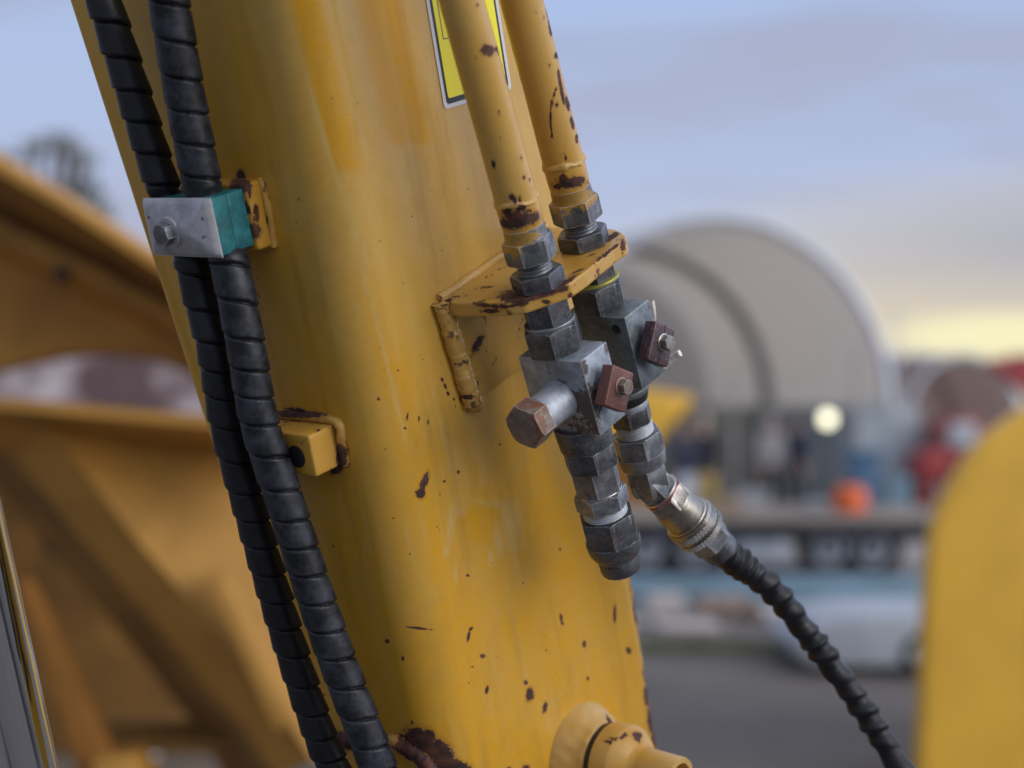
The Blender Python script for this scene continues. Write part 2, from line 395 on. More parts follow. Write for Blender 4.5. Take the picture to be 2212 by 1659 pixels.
# ================================================================== GROUND
t = NT('asphalt')
col = t.mix(t.mr(t.noise(.5, 6, .65), .35, .65), (.085,.074,.066), (.15,.133,.120))
col = t.mix(t.mr(t.noise(60, 3), .5, .75), col, (.17,.165,.16)); t.bump(t.noise(70, 4), .01)
M['asphalt'] = t.out(Base_Color=col, Roughness=.85)
gx = [-600, -60, -20, 20, 60, 600]; gy = [-60, 0, 10, 20, 40, 120, 1500]
V = [(x, y, 0) for y in gy for x in gx]
o = mk('ground', V, grid_faces(len(gy), len(gx)), M['asphalt'], kind='structure')
M['yard_soil'] = plain('yard_soil', (.20,.15,.10), .9, scale=1.5)
o = mk('soil_yard', [(-14, 4, .004), (-.9, 4, .004), (-1.5, 17, .004), (-14, 17, .004)], [[0, 1, 2, 3]], M['yard_soil'], kind='structure')
M['concrete_apron'] = plain('concrete_apron', (.30,.28,.27), .85, scale=.8)
o = mk('concrete_apron', [(-30, 14.2, .004), (60, 14.2, .004), (60, 60, .004), (-30, 60, .004)], [[0, 1, 2, 3]], M['concrete_apron'], kind='structure')

# ================================================================== THE BOOM
boom = thing('excavator_boom', 'weathered yellow steel excavator boom filling the middle, chipped and rusting along its edges', 'boom', B(.02, -.02, -.62))
UT, UB = .42, -.62
def w1_at(y, x): p = inv(on1(x, y)); return p[2], -p[1]
le = [w1_at(y, x) for x, y in ((147, 0), (335, 600), (470, 1000), (628, 1500))]
re_ = []
for x, y in ((1150, 0), (1258, 600), (1340, 1000), (1385, 1300), (1426, 1600)):
    p = inv(on2(x, y)); re_.append((p[2], p[0]))
le = sorted(le); re_ = sorted(re_)
pl1 = np.polyfit([q[0] for q in le], [q[1] for q in le], 1); pl2 = np.polyfit([q[0] for q in re_], [q[1] for q in re_], 1)
W1 = lambda u: np.polyval(pl1, u)
W2 = lambda u: np.polyval(pl2, u)
R0, RL, RR = .038, .006, .020
us = np.linspace(UB, UT, 640)
def section(u):
    w1, w2 = W1(u), W2(u); P = []
    D1 = .30
    P.append((w2-RR*.3, -.16)); 
    P.append((w2, -.10)); P.append((w2, -.05))
    for k in range(9):                                     # right edge
        a = k/8*math.pi/2; P.append((w2-RR+RR*math.cos(a), -RR+RR*math.sin(a)))
    for c in np.linspace(w2-RR, R0, 170)[1:-1]: P.append((c, 0))
    for k in range(61):
        a = k/60*math.pi/2; P.append((R0-R0*math.sin(a), -R0+R0*math.cos(a)))
    for n in np.linspace(-R0, -w1+RL, 130)[1:]: P.append((0, n))
    for k in range(1, 6):
        a = k/5*math.pi/2; P.append((RL-RL*math.cos(a), -w1+RL-RL*math.sin(a)))
    P.append((.02, -w1)); P.append((w2*.6, -w1))
    return np.array(P)
sec = [section(u) for u in us]; NS = len(sec[0])
V = np.concatenate([O_ + s_[:, :1]*C_ + s_[:, 1:]*N_ - A_*u for s_, u in zip(sec, us)])
Fc = grid_faces(len(us), NS, True)
rust = [(645,430,2.6,2.6), (917,1040,7,20,22), (908,1066,9,11), (1010,1243,4,3), (905,1357,26,2.6,6), (1018,1358,6,3,-40), (1012,1375,3,11,10), (1043,1417,6,4),
        (1052,1490,3.5,9,15), (1136,1474,4,5), (1145,1500,8,14,5), (1177,1528,5,12,12), (1212,1333,3,8,-8), (1215,1346,3,4), (1262,1391,4,7), (1328,1325,3,20,2), (1358,1405,5,7,-20), (1270,1466,3,4),
        (1210,1187,2,4), (836,1385,5,4), (870,1422,3,5), (955,820,3,5,-20), (962,835,3,6,-20), (968,850,3,5,-20), (980,862,2,4), (875,925,3,3), (818,862,3,4), (1136,1659,8,7), (950,1650,5,8),
        (880,900,2,9,10),(905,905,2,7,5),(925,912,2,6,5),(960,1040,3,3),(990,1020,3,4),(860,800,2,3),(1100,1660,5,4),(640,480,2,2),(890,1560,3,3),(720,1180,2,3),(850,1120,3,2),(1080,960,3,2)]
rust += [(870,1598,30,12,10), (905,1600,34,26,25), (925,1592,14,18), (950,1625,34,22,45), (965,1650,40,22,40), (990,1660,30,16,20), (745,1605,30,14)]
rust += line([(610,893),(640,888),(660,896),(695,905)], 8) + [(728,985,14,10,70), (738,990,12,26,12), (725,1015,14,9,-30)]
rust += [(520,378,9,12), (545,500,16,10), (560,490,12,10), (530,515,14,6)]
rust += line([(1362,1230),(1372,1270),(1380,1300),(1383,1320)], 6) + [(1372,1290,9,12), (1395,1455,6,16), (1400,1500,9,26), (1408,1550,9,30), (1416,1590,9,26), (1384,1400,3,5)]
rust += line([(950,640),(945,660),(955,700)], 4) + [(962,655,9,7), (1006,862,12,8)]
rust += [(1020,1440,3,2),(700,1500,3,2),(1130,1260,2,2),(1302,1236,2,3),(1180,1405,2,2),(1240,1540,2,3),(560,640,2,2),(820,520,2,2),(870,610,2,2)]
p = project(V)
ubv = np.repeat(us, NS)
ch = np.interp(ubv, [-.6, -.25, 0, .4], [.10, .32, .68, 1.0])
cc = (V - O_) @ C_; nn = (V - O_) @ N_
ch = ch - .35*np.clip(-nn/.1, 0, 1)                      # left face keeps more of its colour
def box_mask(x0, x1, xs, y0, y1, soft=8):                # streak following the boom's length
    xx = p[:, 0] - xs*p[:, 1]
    return np.clip((xx-x0)/soft, 0, 1)*np.clip((x1-xx)/soft, 0, 1)*np.clip((p[:, 1]-y0)/soft, 0, 1)*np.clip((y1-p[:, 1])/soft, 0, 1)
jit = 12*np.sin(p[:, 0]*.13)
ch -= .9*box_mask(760, 870, .22, -60, 320, 24) * (p[:, 1] + jit < 322)
ch -= .8*box_mask(615, 705, .25, -60, 380, 30)
ch -= .35*box_mask(600, 700, .25, 560, 1700, 60)
ch -= .8*field(V, [(1170,1120,50,60), (1230,1180,40,40), (1040,1130,30,26), (1060,1100,20,30), (1200,1090,30,24)])
ch += .9*np.clip(field(V, [(975,1130,10,60,8), (965,1190,9,20,20), (1075,1160,12,50,-10), (1110,1130,32,70,-8), (1070,1090,55,14,10), (1060,1205,8,24), (985,1105,20,12), (785,300,7,160,-17), (740,420,4,60,-15), (700,300,8,110,-17),
     (790,1180,3,26,8), (985,1240,5,24)])*2 - 1, 0, 1)**.6
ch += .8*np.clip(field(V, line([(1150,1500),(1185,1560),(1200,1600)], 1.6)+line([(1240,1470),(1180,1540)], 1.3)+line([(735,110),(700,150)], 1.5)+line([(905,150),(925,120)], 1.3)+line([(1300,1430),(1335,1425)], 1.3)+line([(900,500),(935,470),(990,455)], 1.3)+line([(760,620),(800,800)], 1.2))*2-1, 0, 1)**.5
ch += 1.0*np.clip(field(V, line([(640,90),(668,180),(700,290)], 3.2)+line([(700,290),(740,420),(778,560),(796,640)], 4.5)+line([(800,650),(850,840),(880,960)], 3))*2-1, 0, 1)**.6  # highlight along the bend, drawn into the paint as a worn pale line
ch += .5*np.clip(field(V, [(730,330,5,100,-20), (775,520,6,150,-14), (830,760,8,170,-12)])*2-1, 0, 1)  # softer strokes of the same painted bend highlight
def rustfield(V, sp): return field(V, sp)
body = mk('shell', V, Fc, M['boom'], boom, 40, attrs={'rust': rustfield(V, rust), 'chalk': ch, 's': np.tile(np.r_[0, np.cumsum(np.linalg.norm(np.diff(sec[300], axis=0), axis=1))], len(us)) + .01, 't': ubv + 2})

# rusty weld running up the rear right edge of the boom
def redge(y, off=.0):
    x = np.interp(y, [900, 1000, 1300, 1600, 1760], [1327, 1341, 1386, 1428, 1448]); P = on2(x, y, 0); return P - N_*.022 + C_*(.006+off)
bead('weld_bead', [redge(y) for y in range(1180, 1761, 60)], .0062, boom, M['rusty_yellow'], .011, 3,
     attrs=[(1378,1290,10,60), (1372,1250,10,30), (1403,1500,16,60), (1415,1580,16,60), (1425,1650,20,50), (1398,1440,8,20)])
# rusted seam low on the bend
seam = [on1(722,1594,.002), on1(775,1602,.002), on1(838,1590,.003), B(*(inv(W(885,1600,1.6))))]
def skin(x, y):                                            # nearest point of the rounded corner on this pixel's ray
    i = np.argmin((p[:, 0]-x)**2 + (p[:, 1]-y)**2 + 1e5*(nn < -.5)); return V[i]
fv = np.where(True)[0]
seam = [skin(x, y) for x, y in ((700,1588),(740,1598),(790,1603),(850,1598),(885,1618),(915,1645),(935,1680),(945,1720))]
bead('weld_seam', seam, .0075, boom, M['rusty_yellow'], .008, 5, attrs=[(905,1620,50,40), (740,1600,50,26), (930,1680,40,50)])

# mounting bar under the hoses
TR = on1(666, 942, .031); cu = inv(TR); e_dn = A_; 
n_r = cu[1]; u_t = cu[2]
def barbox(n0, n1, u0, u1, h0, h1, bev=.002, cuts=0):
    return prism(B(-h0, n0, u0), N_, -A_, -C_, rect(0, 0, n1-n0, u1-u0), h1-h0, bev, 3)
V1, F1 = barbox(n_r-.112, n_r, u_t-.036, u_t, -.006, .031); V1, F1 = dense(V1, F1, 3)
blk = mk('mounting_block', V1, F1, M['rusty_yellow'], boom, 40, attrs={'rust': field(V1, [(735,985,9,26), (700,905,9,5), (640,905,30,6), (687,930,5,4)]), 'chalk': np.full(len(V1), .35)})
hc = on1(641, 986, .0312)
Vh, Fh = lathe(hc + C_*.004, -C_, cylp(0, .0047, .0096, b=.0002), 32)
mk('hole_shade_disc', Vh, Fh, M['hole'], blk)  # solid black disc, stands in for the shade inside a hole
bead('weld_bead', [B(-.001, n_r+.003, u_t-.036), B(-.001, n_r+.004, u_t-.018), B(-.001, n_r+.002, u_t+.002), B(-.002, n_r-.05, u_t+.003), B(-.002, n_r-.10, u_t+.003)], .0045, blk, M['rusty_yellow'], .007, 9,
     attrs=[(732,990,18,30), (650,893,60,10)])

# base of the hose clamp, a rusty yellow strip welded to the boom
TRc = on1(445, 433, .056); cc_ = inv(TRc); CN, CU = cc_[1], cc_[2]
CW, CH = .083, .046
Vb, Fb = barbox(CN-CW+.002, CN+.0045, CU-CH-.005, CU+.004, -.004, .018, .003); Vb, Fb = dense(Vb, Fb, 3)
cb_ = mk('clamp_base', Vb, Fb, M['rusty_yellow'], boom, 40, attrs={'rust': field(Vb, [(512,400,16,16), (545,500,18,18), (528,450,9,14), (532,405,14,9), (520,440,4,4), (538,455,3,6), (525,412,8,8), (550,475,5,8), (508,430,4,14), (535,490,6,8), (530,395,12,8), (540,425,4,8), (552,450,6,5), (556,470,4,10), (522,470,4,9), (514,455,3,12), (545,410,4,5)]), 'chalk': np.full(len(Vb), .3)})
bead('weld_bead', [B(-.001, CN+.004, CU-CH-.006), B(-.001, CN+.006, CU-.02), B(-.001, CN+.004, CU+.005)], .0036, cb_, M['rusty_yellow'], .006, 2, attrs=[(560,485,18,24), (535,378,16,16), (552,430,4,12)])

# angle bracket holding the pipe ends
PA = on2(945, 649, .0); PLn = AB
def onp(x, y): return hit(x, y, PA, PLn)
def pq(P): d = P - PA; return (d @ CB, d @ NB)
top_px = [(945,649),(986,655),(1043,654),(1096,652),(1129,647),(1180,630),(1229,612),(1263,588),(1290,565),(1323,539),(1347,522),(1352,512),(1345,503),(1328,495),(1309,492)]
ol = [pq(onp(x, y)) for x, y in top_px]
cmax = ol[-1][0]
ol = ol + [(cmax, -.002)]; ol[0] = (ol[0][0], -.002)
TH = .0125
Vp, Fp = prism(PA, CB, NB, AB, ol, TH, .0014, 2); 
WB = pq(hit(1010, 866, PA, NB)); wlen = float((hit(1010, 866, PA, NB) - PA) @ AB)
Vw, Fw = prism(PA + NB*(-.002) + AB*.003, CB, AB, NB, rect(.0005, 0, cmax-.001, wlen-.003), .013, .0016, 2)
# inner fillet between the two legs
fil = [(.010, .0115), (.026, .0115)] + [(.026-.015*math.sin(k/6*math.pi/2), .0275-.015*math.cos(k/6*math.pi/2)) for k in range(1, 7)] + [(.010, .0275)]
fil = [(q[0], q[1]) for q in fil]
Vf, Ff = prism(PA + CB*.0012, NB, AB, CB, fil, cmax-.003, 0)
Vp, Fp = dense(Vp, Fp, 3); Vw, Fw = dense(Vw, Fw, 3); Vf, Ff = dense(Vf, Ff, 1)
Vj, Fj = join((Vp, Fp), (Vw, Fw), (Vf, Ff))
br_rust = line([(1040,658),(1096,664),(1140,655)], 5) + line([(1110,640),(1150,640),(1190,628),(1215,612),(1240,598)], 8) + line([(1240,596),(1275,570),(1310,548),(1335,530)], 4) + \
    [(965,655,9,8), (948,640,5,7), (1030,745,7,20,12), (1024,775,9,26,5), (1040,735,6,12,35), (1032,800,9,8), (1090,637,18,8), (1210,622,16,10), (1320,512,20,6,-30), (1345,530,5,12), (1232,640,5,8), (1180,652,9,5), (1060,672,20,5), (1150,640,60,9,-12), (1015,845,7,5),(1030,835,5,8),(1098,640,25,14,10)]
brk = mk('pipe_bracket', Vj, Fj, M['rusty_yellow'], boom, 40, attrs={'rust': field(Vj, br_rust), 'chalk': np.full(len(Vj), .45) + .3*vnoise(Vj, 30)})
bead('weld_bead', [PA + CB*(-.0015) + NB*.006 + AB*q for q in (0, .03, .06, wlen+.002)], .0082, brk, M['rusty_yellow'], .007, 1, attrs=[(958,655,9,8), (948,640,6,8), (1010,858,16,5)])
bead('weld_bead', [PA + CB*q + NB*.0015 - AB*.001 for q in (0, .04, .08, cmax)], .0042, brk, M['rusty_yellow'], .007, 4, attrs=[(950,645,5,6)])
bead('weld_blob', [PA + CB*(-.001) + NB*.006 + AB*(wlen-.001), PA + CB*.006 + NB*.006 + AB*(wlen+.004)], .009, brk, M['rusty_yellow'], .01, 6, attrs=[(1018,868,10,4), (1000,862,3,8)])

# pivot boss low on the right face
bc = on2(1258, 1626, 0)
def bl(prof, segs):
    q = [((lambda th, r=r: r(th)*.97) if callable(r) else r*.97, t*1.14) for r, t in prof]; return lathe(bc, N_, q, segs)
boss = thing('pin_boss', 'yellow stepped pin boss with open grease tube end at the foot of the boom', 'pin boss', bc)
def lump(r, am, ph): return lambda th: r + am*np.sin(5*th+ph) + am*.6*np.sin(11*th+2*ph) + am*.4*np.sin(23*th)
V1, F1 = bl([(.0500, -.004), (.0495, .0015), (.0485, .0035), (.0472, .006), (.0455, .009), (.0438, .012), (.0420, .0145), (.0405, .017), (.0380, .0205), (.0372, .0235), (.0355, .0245)], 120)
br2 = [(1400,1570,6,16), (1318,1560,4,16,-30), (1325,1572,3,6)]
V1 = V1 + (.0022*vnoise(V1, 38, 2) + .0012*vnoise(V1, 120, 7))[:, None]*(N_*.7 - A_*.5 - C_*.5)
mk('weld_collar', V1, F1, M['bright_yellow'], boss, 50, attrs={'rust': field(V1, br2), 'chalk': .75 + .5*vnoise(V1, 25)})
V1, F1 = bl([(.0335, .020), (.0352, .0245), (.0352, .0285), (.0335, .030)], 96); mk('seal_ring', V1, F1, M['rubber'], boss)
V1, F1 = bl([(.0330, .028), (.0352, .0295), (.0375, .031), (.0378, .046), (.0370, .048), (.0350, .050), (.0310, .055), (.0250, .0585), (.0225, .061), (.0215, .064)], 96)
r3 = line([(1300,1620),(1322,1600),(1345,1588),(1372,1580)], 3) + [(1378,1592,10,12), (1370,1585,12,6), (1290,1650,5,12,15), (1345,1612,3,3)]
V1d = np.array(V1); mk('bushing', V1, F1, M['bright_yellow'], boss, 40, attrs={'rust': field(V1d, r3), 'chalk': .45 + .7*vnoise(V1d, 22, 3)})
V1, F1 = bl([(.0215, .058), (.0208, .064), (.0203, .097), (.0198, .0985), (.0148, .0985), (.0142, .097), (.0142, .075), (.001, .0749)], 64)
mk('grease_tube', V1, F1, M['bright_yellow'], boss, 40, attrs={'rust': field(np.array(V1), line([(1428,1659),(1440,1636),(1470,1627)], 3)), 'chalk': .55 + .5*vnoise(V1, 22, 7)})

# warning decal stuck on the boom
dk = thing('warning_decal', 'bright yellow warning sticker with black border and white edge behind the two pipes', 'sticker', on2(1032, 100, .001))
dpts = [(905,-80), (960,237), (1105,193), (1062,-80)]
q0 = on2(*dpts[1], .0005); ax_up = on2(908, -60, .0005) - q0; ax_r = on2(1105, 193, .0005) - q0
DW = np.linalg.norm(ax_r); ax_r /= DW; ax_up = ax_up - ax_r*np.dot(ax_up, ax_r)*.98; DH = np.linalg.norm(ax_up); ax_up /= DH
nrm = np.cross(ax_r, ax_up); nrm = nrm if nrm @ N_ > 0 else -nrm
def rrect(x0, y0, x1, y1, r, k=6):
    out = []
    for cx_, cy_, a0 in ((x1-r, y1-r, 0), (x0+r, y1-r, 90), (x0+r, y0+r, 180), (x1-r, y0+r, 270)):
        for i in range(k+1):
            a = math.radians(a0 + 90*i/k); out.append((cx_+r*math.cos(a), cy_+r*math.sin(a)))
    return out
def frame(O, ex, ey, outer, inner):
    V = [O + ex*a + ey*b for a, b in outer] + [O + ex*a + ey*b for a, b in inner]; n = len(outer)
    return V, [[i, (i+1) % n, n+(i+1) % n, n+i] for i in range(n)]
V1, F1 = prism(q0, ax_r, ax_up, nrm, rrect(0, 0, DW, DH, .004), .0003); mk('white_backing', V1, F1, M['decal_white'], dk)
V1, F1 = prism(q0 + nrm*.0002, ax_r, ax_up, nrm, rrect(.0035, .0035, DW-.0035, DH-.0035, .003), .0003); mk('black_border', V1, F1, M['decal_black'], dk)
V1, F1 = prism(q0 + nrm*.0004, ax_r, ax_up, nrm, rrect(.0062, .008, DW-.0062, DH-.0062, .002), .0003); mk('yellow_field', V1, F1, M['decal_yellow'], dk)
pn = q0 + nrm*.00095
V1, F1 = frame(pn, ax_r, ax_up, rect(.0115, .055, DW*.47, .136), rect(.0122, .0557, DW*.47-.0007, .1353)); mk('thin_black_frame', V1, F1, M['decal_black'], dk, smooth=False)
def loop(x, y, w_, h_, th):
    return frame(pn, ax_r, ax_up, rrect(x, y, x+w_, y+h_, .006), rrect(x+th, y+th, x+w_-th, y+h_-th, .004))
V1, F1 = loop(DW*.52, .085, DW*.36, .075, .0032); mk('rounded_black_symbol', V1, F1, M['decal_black'], dk, smooth=False)

# ================================================================== PIPES AND VALVES
P1 = onp(1166, 617); P2 = onp(1264, 530)
def add(parent, name, O, d, prof, mat, segs=48, roll=0., e1=None, angle=35, rust=None, chalk=None, label=None):
    V, Fc = lathe(O, d, prof, segs, roll=roll, e1=e1)
    o = mk(name, V, Fc, mat, parent, angle, attrs={'rust': field(V, rust) if rust else np.zeros(len(V)), 'chalk': field(V, chalk) if chalk else np.zeros(len(V))})
    if label: o['label'] = label
    return o
def pipe(P, label, rust, chalk, rolls, wob):
    d = -AB
    th = thing('hydraulic_pipe', label, 'pipe', P, 'steel hydraulic pipes running down to the bracket')
    path, s = catmull([P + d*.058, P + d*.2, P + d*.4, P + d*.62 + CB*wob], .004)
    V, Fc = sweep(path, s, lambda s_, t_: .0170 + .00012*np.sin(s_*60+wob*99), 72)
    # finer rings near the camera so that the chips read
    mk('tube', V, Fc, M['pipe'], th, 40, attrs={'rust': field(V, rust), 'chalk': .45 + .6*vnoise(V, 9, wob*50)})
    # lumpy weld between tube and ferrule
    cr = [P + d*.0745 + .0158*(math.cos(a)*CB + math.sin(a)*NB) + d*.0012*math.sin(3*a) for a in np.linspace(0, 2*math.pi, 40)]
    pp, ss = catmull(cr, .0012)
    V, Fc = sweep(pp, ss, lambda s_, t_: .0029*(1+.10*np.sin(s_*530+wob*30)+.2*np.sin(s_*190)), 12); V = V + .0014*vnoise(V, 150, wob*99+2)[:, None]*d + .0011*vnoise(V, 230, 5)[:, None]*NB
    mk('weld_bead', V, Fc, M['pipe'], th, 80, attrs={'rust': field(V, rust), 'chalk': np.full(len(V), .7)})
    add(th, 'ferrule', P, d, [(.0166,.052),(.0169,.0535),(.0173,.060),(.0174,.068),(.0176,.0735),(.017,.0765)], M['pipe'], 72, rust=rust)
    add(th, 'union_nut', P, d, hexp(.0235, .0425, .0213, .93, True, True), M['steel'], 96, rolls[0], CB, rust=None, chalk=chalk)
    add(th, 'nut_shoulder', P, d, [(.0185,.0415),(.0178,.0435),(.0172,.047),(.0170,.0525),(.0160,.0532)], M['steel'], 64, chalk=chalk)
    add(th, 'threaded_neck', P, d, threadp(.013, .0245, .0142, .0024), M['dark_steel'], 48)
    add(th, 'lock_nut', P, d, hexp(.0005, .0135, .0222, .92), M['dark_steel'], 96, rolls[1], CB)
    return th
r1 = [(1054,110,15,12,10), (1048,108,6,12), (1075,108,5,8), (1095,170,4,14,-12), (1087,135,3,10), (1100,185,3,6), (1104,200,3,4), (1040,127,3,3), (1028,126,3,2), (1096,262,2.5,3), (1078,245,3,7), (1127,343,4,5), (1066,355,4,10,-12),
      (1133,385,4,5), (1145,390,2.5,4), (1101,378,3,4), (1105,425,8,7), (1112,436,5,6), (1122,430,4,7), (1098,458,14,8), (1118,476,44,17,-8), (1150,468,18,14), (1128,450,12,8), (1098,480,20,14), (1030,8,5,5), (1148,405,3,4), (1136,300,2,3), (1080,300,2,2),(1100,320,2,2)]
pipe(P1, 'yellow painted steel pipe in front, rusty collar above its union nut', r1, [(1125,508,40,17,8), (1105,535,24,14), (1128,558,20,11), (1100,515,18,12)], (.35, .1), .004)
r2 = [(1166,60,3,3), (1176,40,3,2), (1186,30,5,30,-10), (1190,62,5,14,-5), (1203,120,6,8), (1188,144,5,3,60), (1208,165,3,18,-10), (1214,200,4,26,-10), (1226,225,4,16,-12), (1236,265,4,14,-12), (1246,300,4,10), (1166,110,3,3), (1180,170,2,3),
      (1202,225,5,4), (1218,330,3,3), (1222,342,3,3), (1210,333,2,2), (1182,250,2,3)]
r2 += line([(1210,172),(1198,200),(1190,225),(1189,260),(1193,300)], 2.2) + [(1235,395,38,11,-6), (1205,398,16,9), (1250,388,16,10), (1215,380,8,6)]
pipe(P2, 'yellow painted steel pipe at the rear edge, long curved rust scratch down it', r2, [(1235,418,46,18), (1218,440,34,16), (1262,432,26,18), (1280,455,14,10)], (.1, .45), .0)

def valve(P, label, cap, capbolt, blockmat, plug, olive, capdirt):
    v = thing('valve_block', label, 'valve block', P + AB*.09, 'block valves bolted under the bracket')
    add(v, 'adapter_hex', P, AB, hexp(.0115, .031, .0202, .95, bot=False, top=False), M['dark_steel'], 96, .2, CB)
    if olive: add(v, 'brass_washer', P, AB, cylp(.0295, .0325, .0218), M['olive_ring'], 64)
    add(v, 'shoulder_ring', P, AB, cylp(.0305, .0345, .0212), M['steel'], 64)
    add(v, 'swivel_nut', P, AB, hexp(.034, .0575, .0245, .92), M['dark_steel'], 96, .42, CB)
    bl, bc2, bn = .068, .0365, .066
    ctr = P + NB*.005 + AB*.057
    V, Fc = prism(ctr - CB*bc2/2 - NB*bn/2, CB, NB, AB, rect(0, 0, bc2, bn), bl, .0012, 2); V, Fc = dense(V, Fc, 2)
    b = mk('block', V, Fc, blockmat, v, 40, attrs={'rust': field(V, capdirt), 'chalk': np.zeros(len(V))})
    fc = ctr + NB*(bn/2) + AB*bl*.48                            # centre of the right hand face
    add(v, 'cap_stem', fc, NB, cylp(-.001, .006, .0085), M['dark_steel'], 32)
    a1 = .72
    e = CB*math.cos(a1) + AB*math.sin(a1); f = -CB*math.sin(a1) + AB*math.cos(a1)
    V, Fc = prism(fc + NB*.0055 - e*.0145 - f*.0165, e, f, NB, rect(0, 0, .029, .033), .0115, .0012, 2); V, Fc = dense(V, Fc, 2)
    sq = mk('square_cap', V, Fc, cap, v, 40)
    bp = fc + NB*.017 + CB*.002 - AB*.001
    add(sq, 'cap_washer', bp, NB, cylp(-.0005, .0012, .0078), capbolt, 32)
    add(sq, 'cap_bolt', bp, NB, hexp(.001, .0078, .0066, .9), capbolt, 48, .3, CB)
    if not plug:                                                # slot line scratched over the rear cap, black disc for the shade of a hole in its block
        V, Fc = prism(fc + NB*.01685 - f*.0165 - e*.0006, e, f, NB, rect(0, 0, .0010, .033), .0003); mk('slot', V, Fc, M['hole'], sq)
        hp = ctr - CB*(bc2/2) + NB*(bn/2-.012) + AB*.011
        V, Fc = lathe(hp + CB*.003, -CB, cylp(0, .0034, .0042, b=.0002), 24); mk('hole_shade_disc', V, Fc, M['hole'], b)
    else:
        pc = ctr - CB*(bc2/2) + AB*.037 + NB*.000
        add(v, 'plug_barrel', pc, -CB, [(.0175,-.001),(.0172,.003),(.0160,.006),(.0158,.030),(.0150,.031)], M['pale_steel'], 64)
        add(v, 'plug_seal', pc, -CB, cylp(.0305, .0325, .0172), M['bright'], 64)
        add(v, 'plug_head', pc, -CB, hexp(.032, .049, .0198, .9, bot=False), M['rust_head'], 96, .25, AB, rust=[(1160,925,20,40), (1150,850,20,10)])
    return v
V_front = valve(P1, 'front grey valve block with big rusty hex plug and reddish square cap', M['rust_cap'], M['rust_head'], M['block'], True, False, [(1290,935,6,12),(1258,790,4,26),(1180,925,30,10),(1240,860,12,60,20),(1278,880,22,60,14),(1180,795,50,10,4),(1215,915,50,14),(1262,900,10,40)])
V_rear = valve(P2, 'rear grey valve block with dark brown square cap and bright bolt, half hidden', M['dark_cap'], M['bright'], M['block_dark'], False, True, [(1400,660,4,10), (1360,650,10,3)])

# capped coupling under the front valve
T0 = .125
c1 = thing('capped_coupling', 'stack of grey steel hex adapters ending in a blanked coupling, under the front valve', 'coupling', P1 + AB*.19)
PX = P1 + NB*.004
def fk(prof, kr=1.12, kt=1.025):
    return [((lambda th, r=r: r(th)*kr) if callable(r) else r*kr, (lambda th, t=t: T0+(t(th)-T0)*kt) if callable(t) else T0+(t-T0)*kt) for r, t in prof]
add(c1, 'collar', PX, AB, fk(cylp(T0, .146, .0215, .0205)), M['dark_steel'], 64)
add(c1, 'adapter_hex', PX, AB, fk(hexp(.1465, .1655, .0212, .95)), M['dark_steel'], 96, .2, CB)
add(c1, 'reducer_hex', PX, AB, fk(hexp(.165, .1885, .0188, .95, bot=False)), M['steel'], 96, .45, CB)
add(c1, 'washer', PX, AB, fk(cylp(.188, .190, .0175)), M['bright'], 64)
add(c1, 'flange_hex', PX, AB, fk(hexp(.1895, .2040, .0208, .9)), M['steel'], 96, .75, CB)
add(c1, 'thread', PX, AB, fk(threadp(.2035, .2130, .0172)), M['pale_steel'], 64)
add(c1, 'coupling_hex', PX, AB, fk(hexp(.2120, .2375, .0228, .93)), M['dark_steel'], 96, .3, CB)
add(c1, 'coupling_body', PX, AB, fk([(.0212,.236),(.0214,.238),(.0205,.246),(.0178,.2515),(.0172,.2525)]), M['dark_steel'], 64)
add(c1, 'retaining_ring', PX, AB, fk(cylp(.252, .2535, .0165)), M['bright'], 64)
add(c1, 'end_cap', PX, AB, fk([(.0158,.253),(.0160,.2545),(.0157,.2650),(.0150,.2675),(.0130,.2685),(.001,.2686)]), M['dark_steel'], 64)

# elbow and quick coupler under the rear valve
c2 = thing('quick_coupler', 'shiny knurled quick coupler on a grey hex elbow, angled down to the right', 'coupler', P2 + AB*.2)
PY = P2 + NB*.002
add(c2, 'dark_collar', PY, AB, fk(cylp(.124, .134, .0200), 1.12, 1.0), M['dark_steel'], 64)
add(c2, 'grey_ring', PY, AB, fk(cylp(.1335, .139, .0188), 1.12, 1.0), M['steel'], 64)
add(c2, 'black_seal', PY, AB, fk(cylp(.139, .148, .0186, .0165), 1.12, 1.0), M['rubber'], 64)
add(c2, 'white_seal', PY, AB, fk(cylp(.1475, .1545, .0152), 1.12, 1.0), M['pale_steel'], 64)
add(c2, 'adapter_hex', PY, AB, fk(hexp(.154, .169, .0168, .93), 1.12, 1.0), M['dark_steel'], 96, .5, CB)
add(c2, 'thread', PY, AB, fk(threadp(.1685, .181, .0148), 1.12, 1.0), M['pale_steel'], 64)
add(c2, 'swivel_nut', PY, AB, fk(hexp(.180, .200, .0205, .92), 1.12, 1.0), M['steel'], 96, .15, CB)
add(c2, 'nut_skirt', PY, AB, fk([(.0192,.199),(.0192,.203),(.0180,.2115),(.0168,.2125)], 1.12, 1.0), M['steel'], 64)
cd = (RC @ np.array([.66, -.62, -.42])); cd /= np.linalg.norm(cd)
E0 = PY + AB*.2125
EJ = E0 + AB*.016
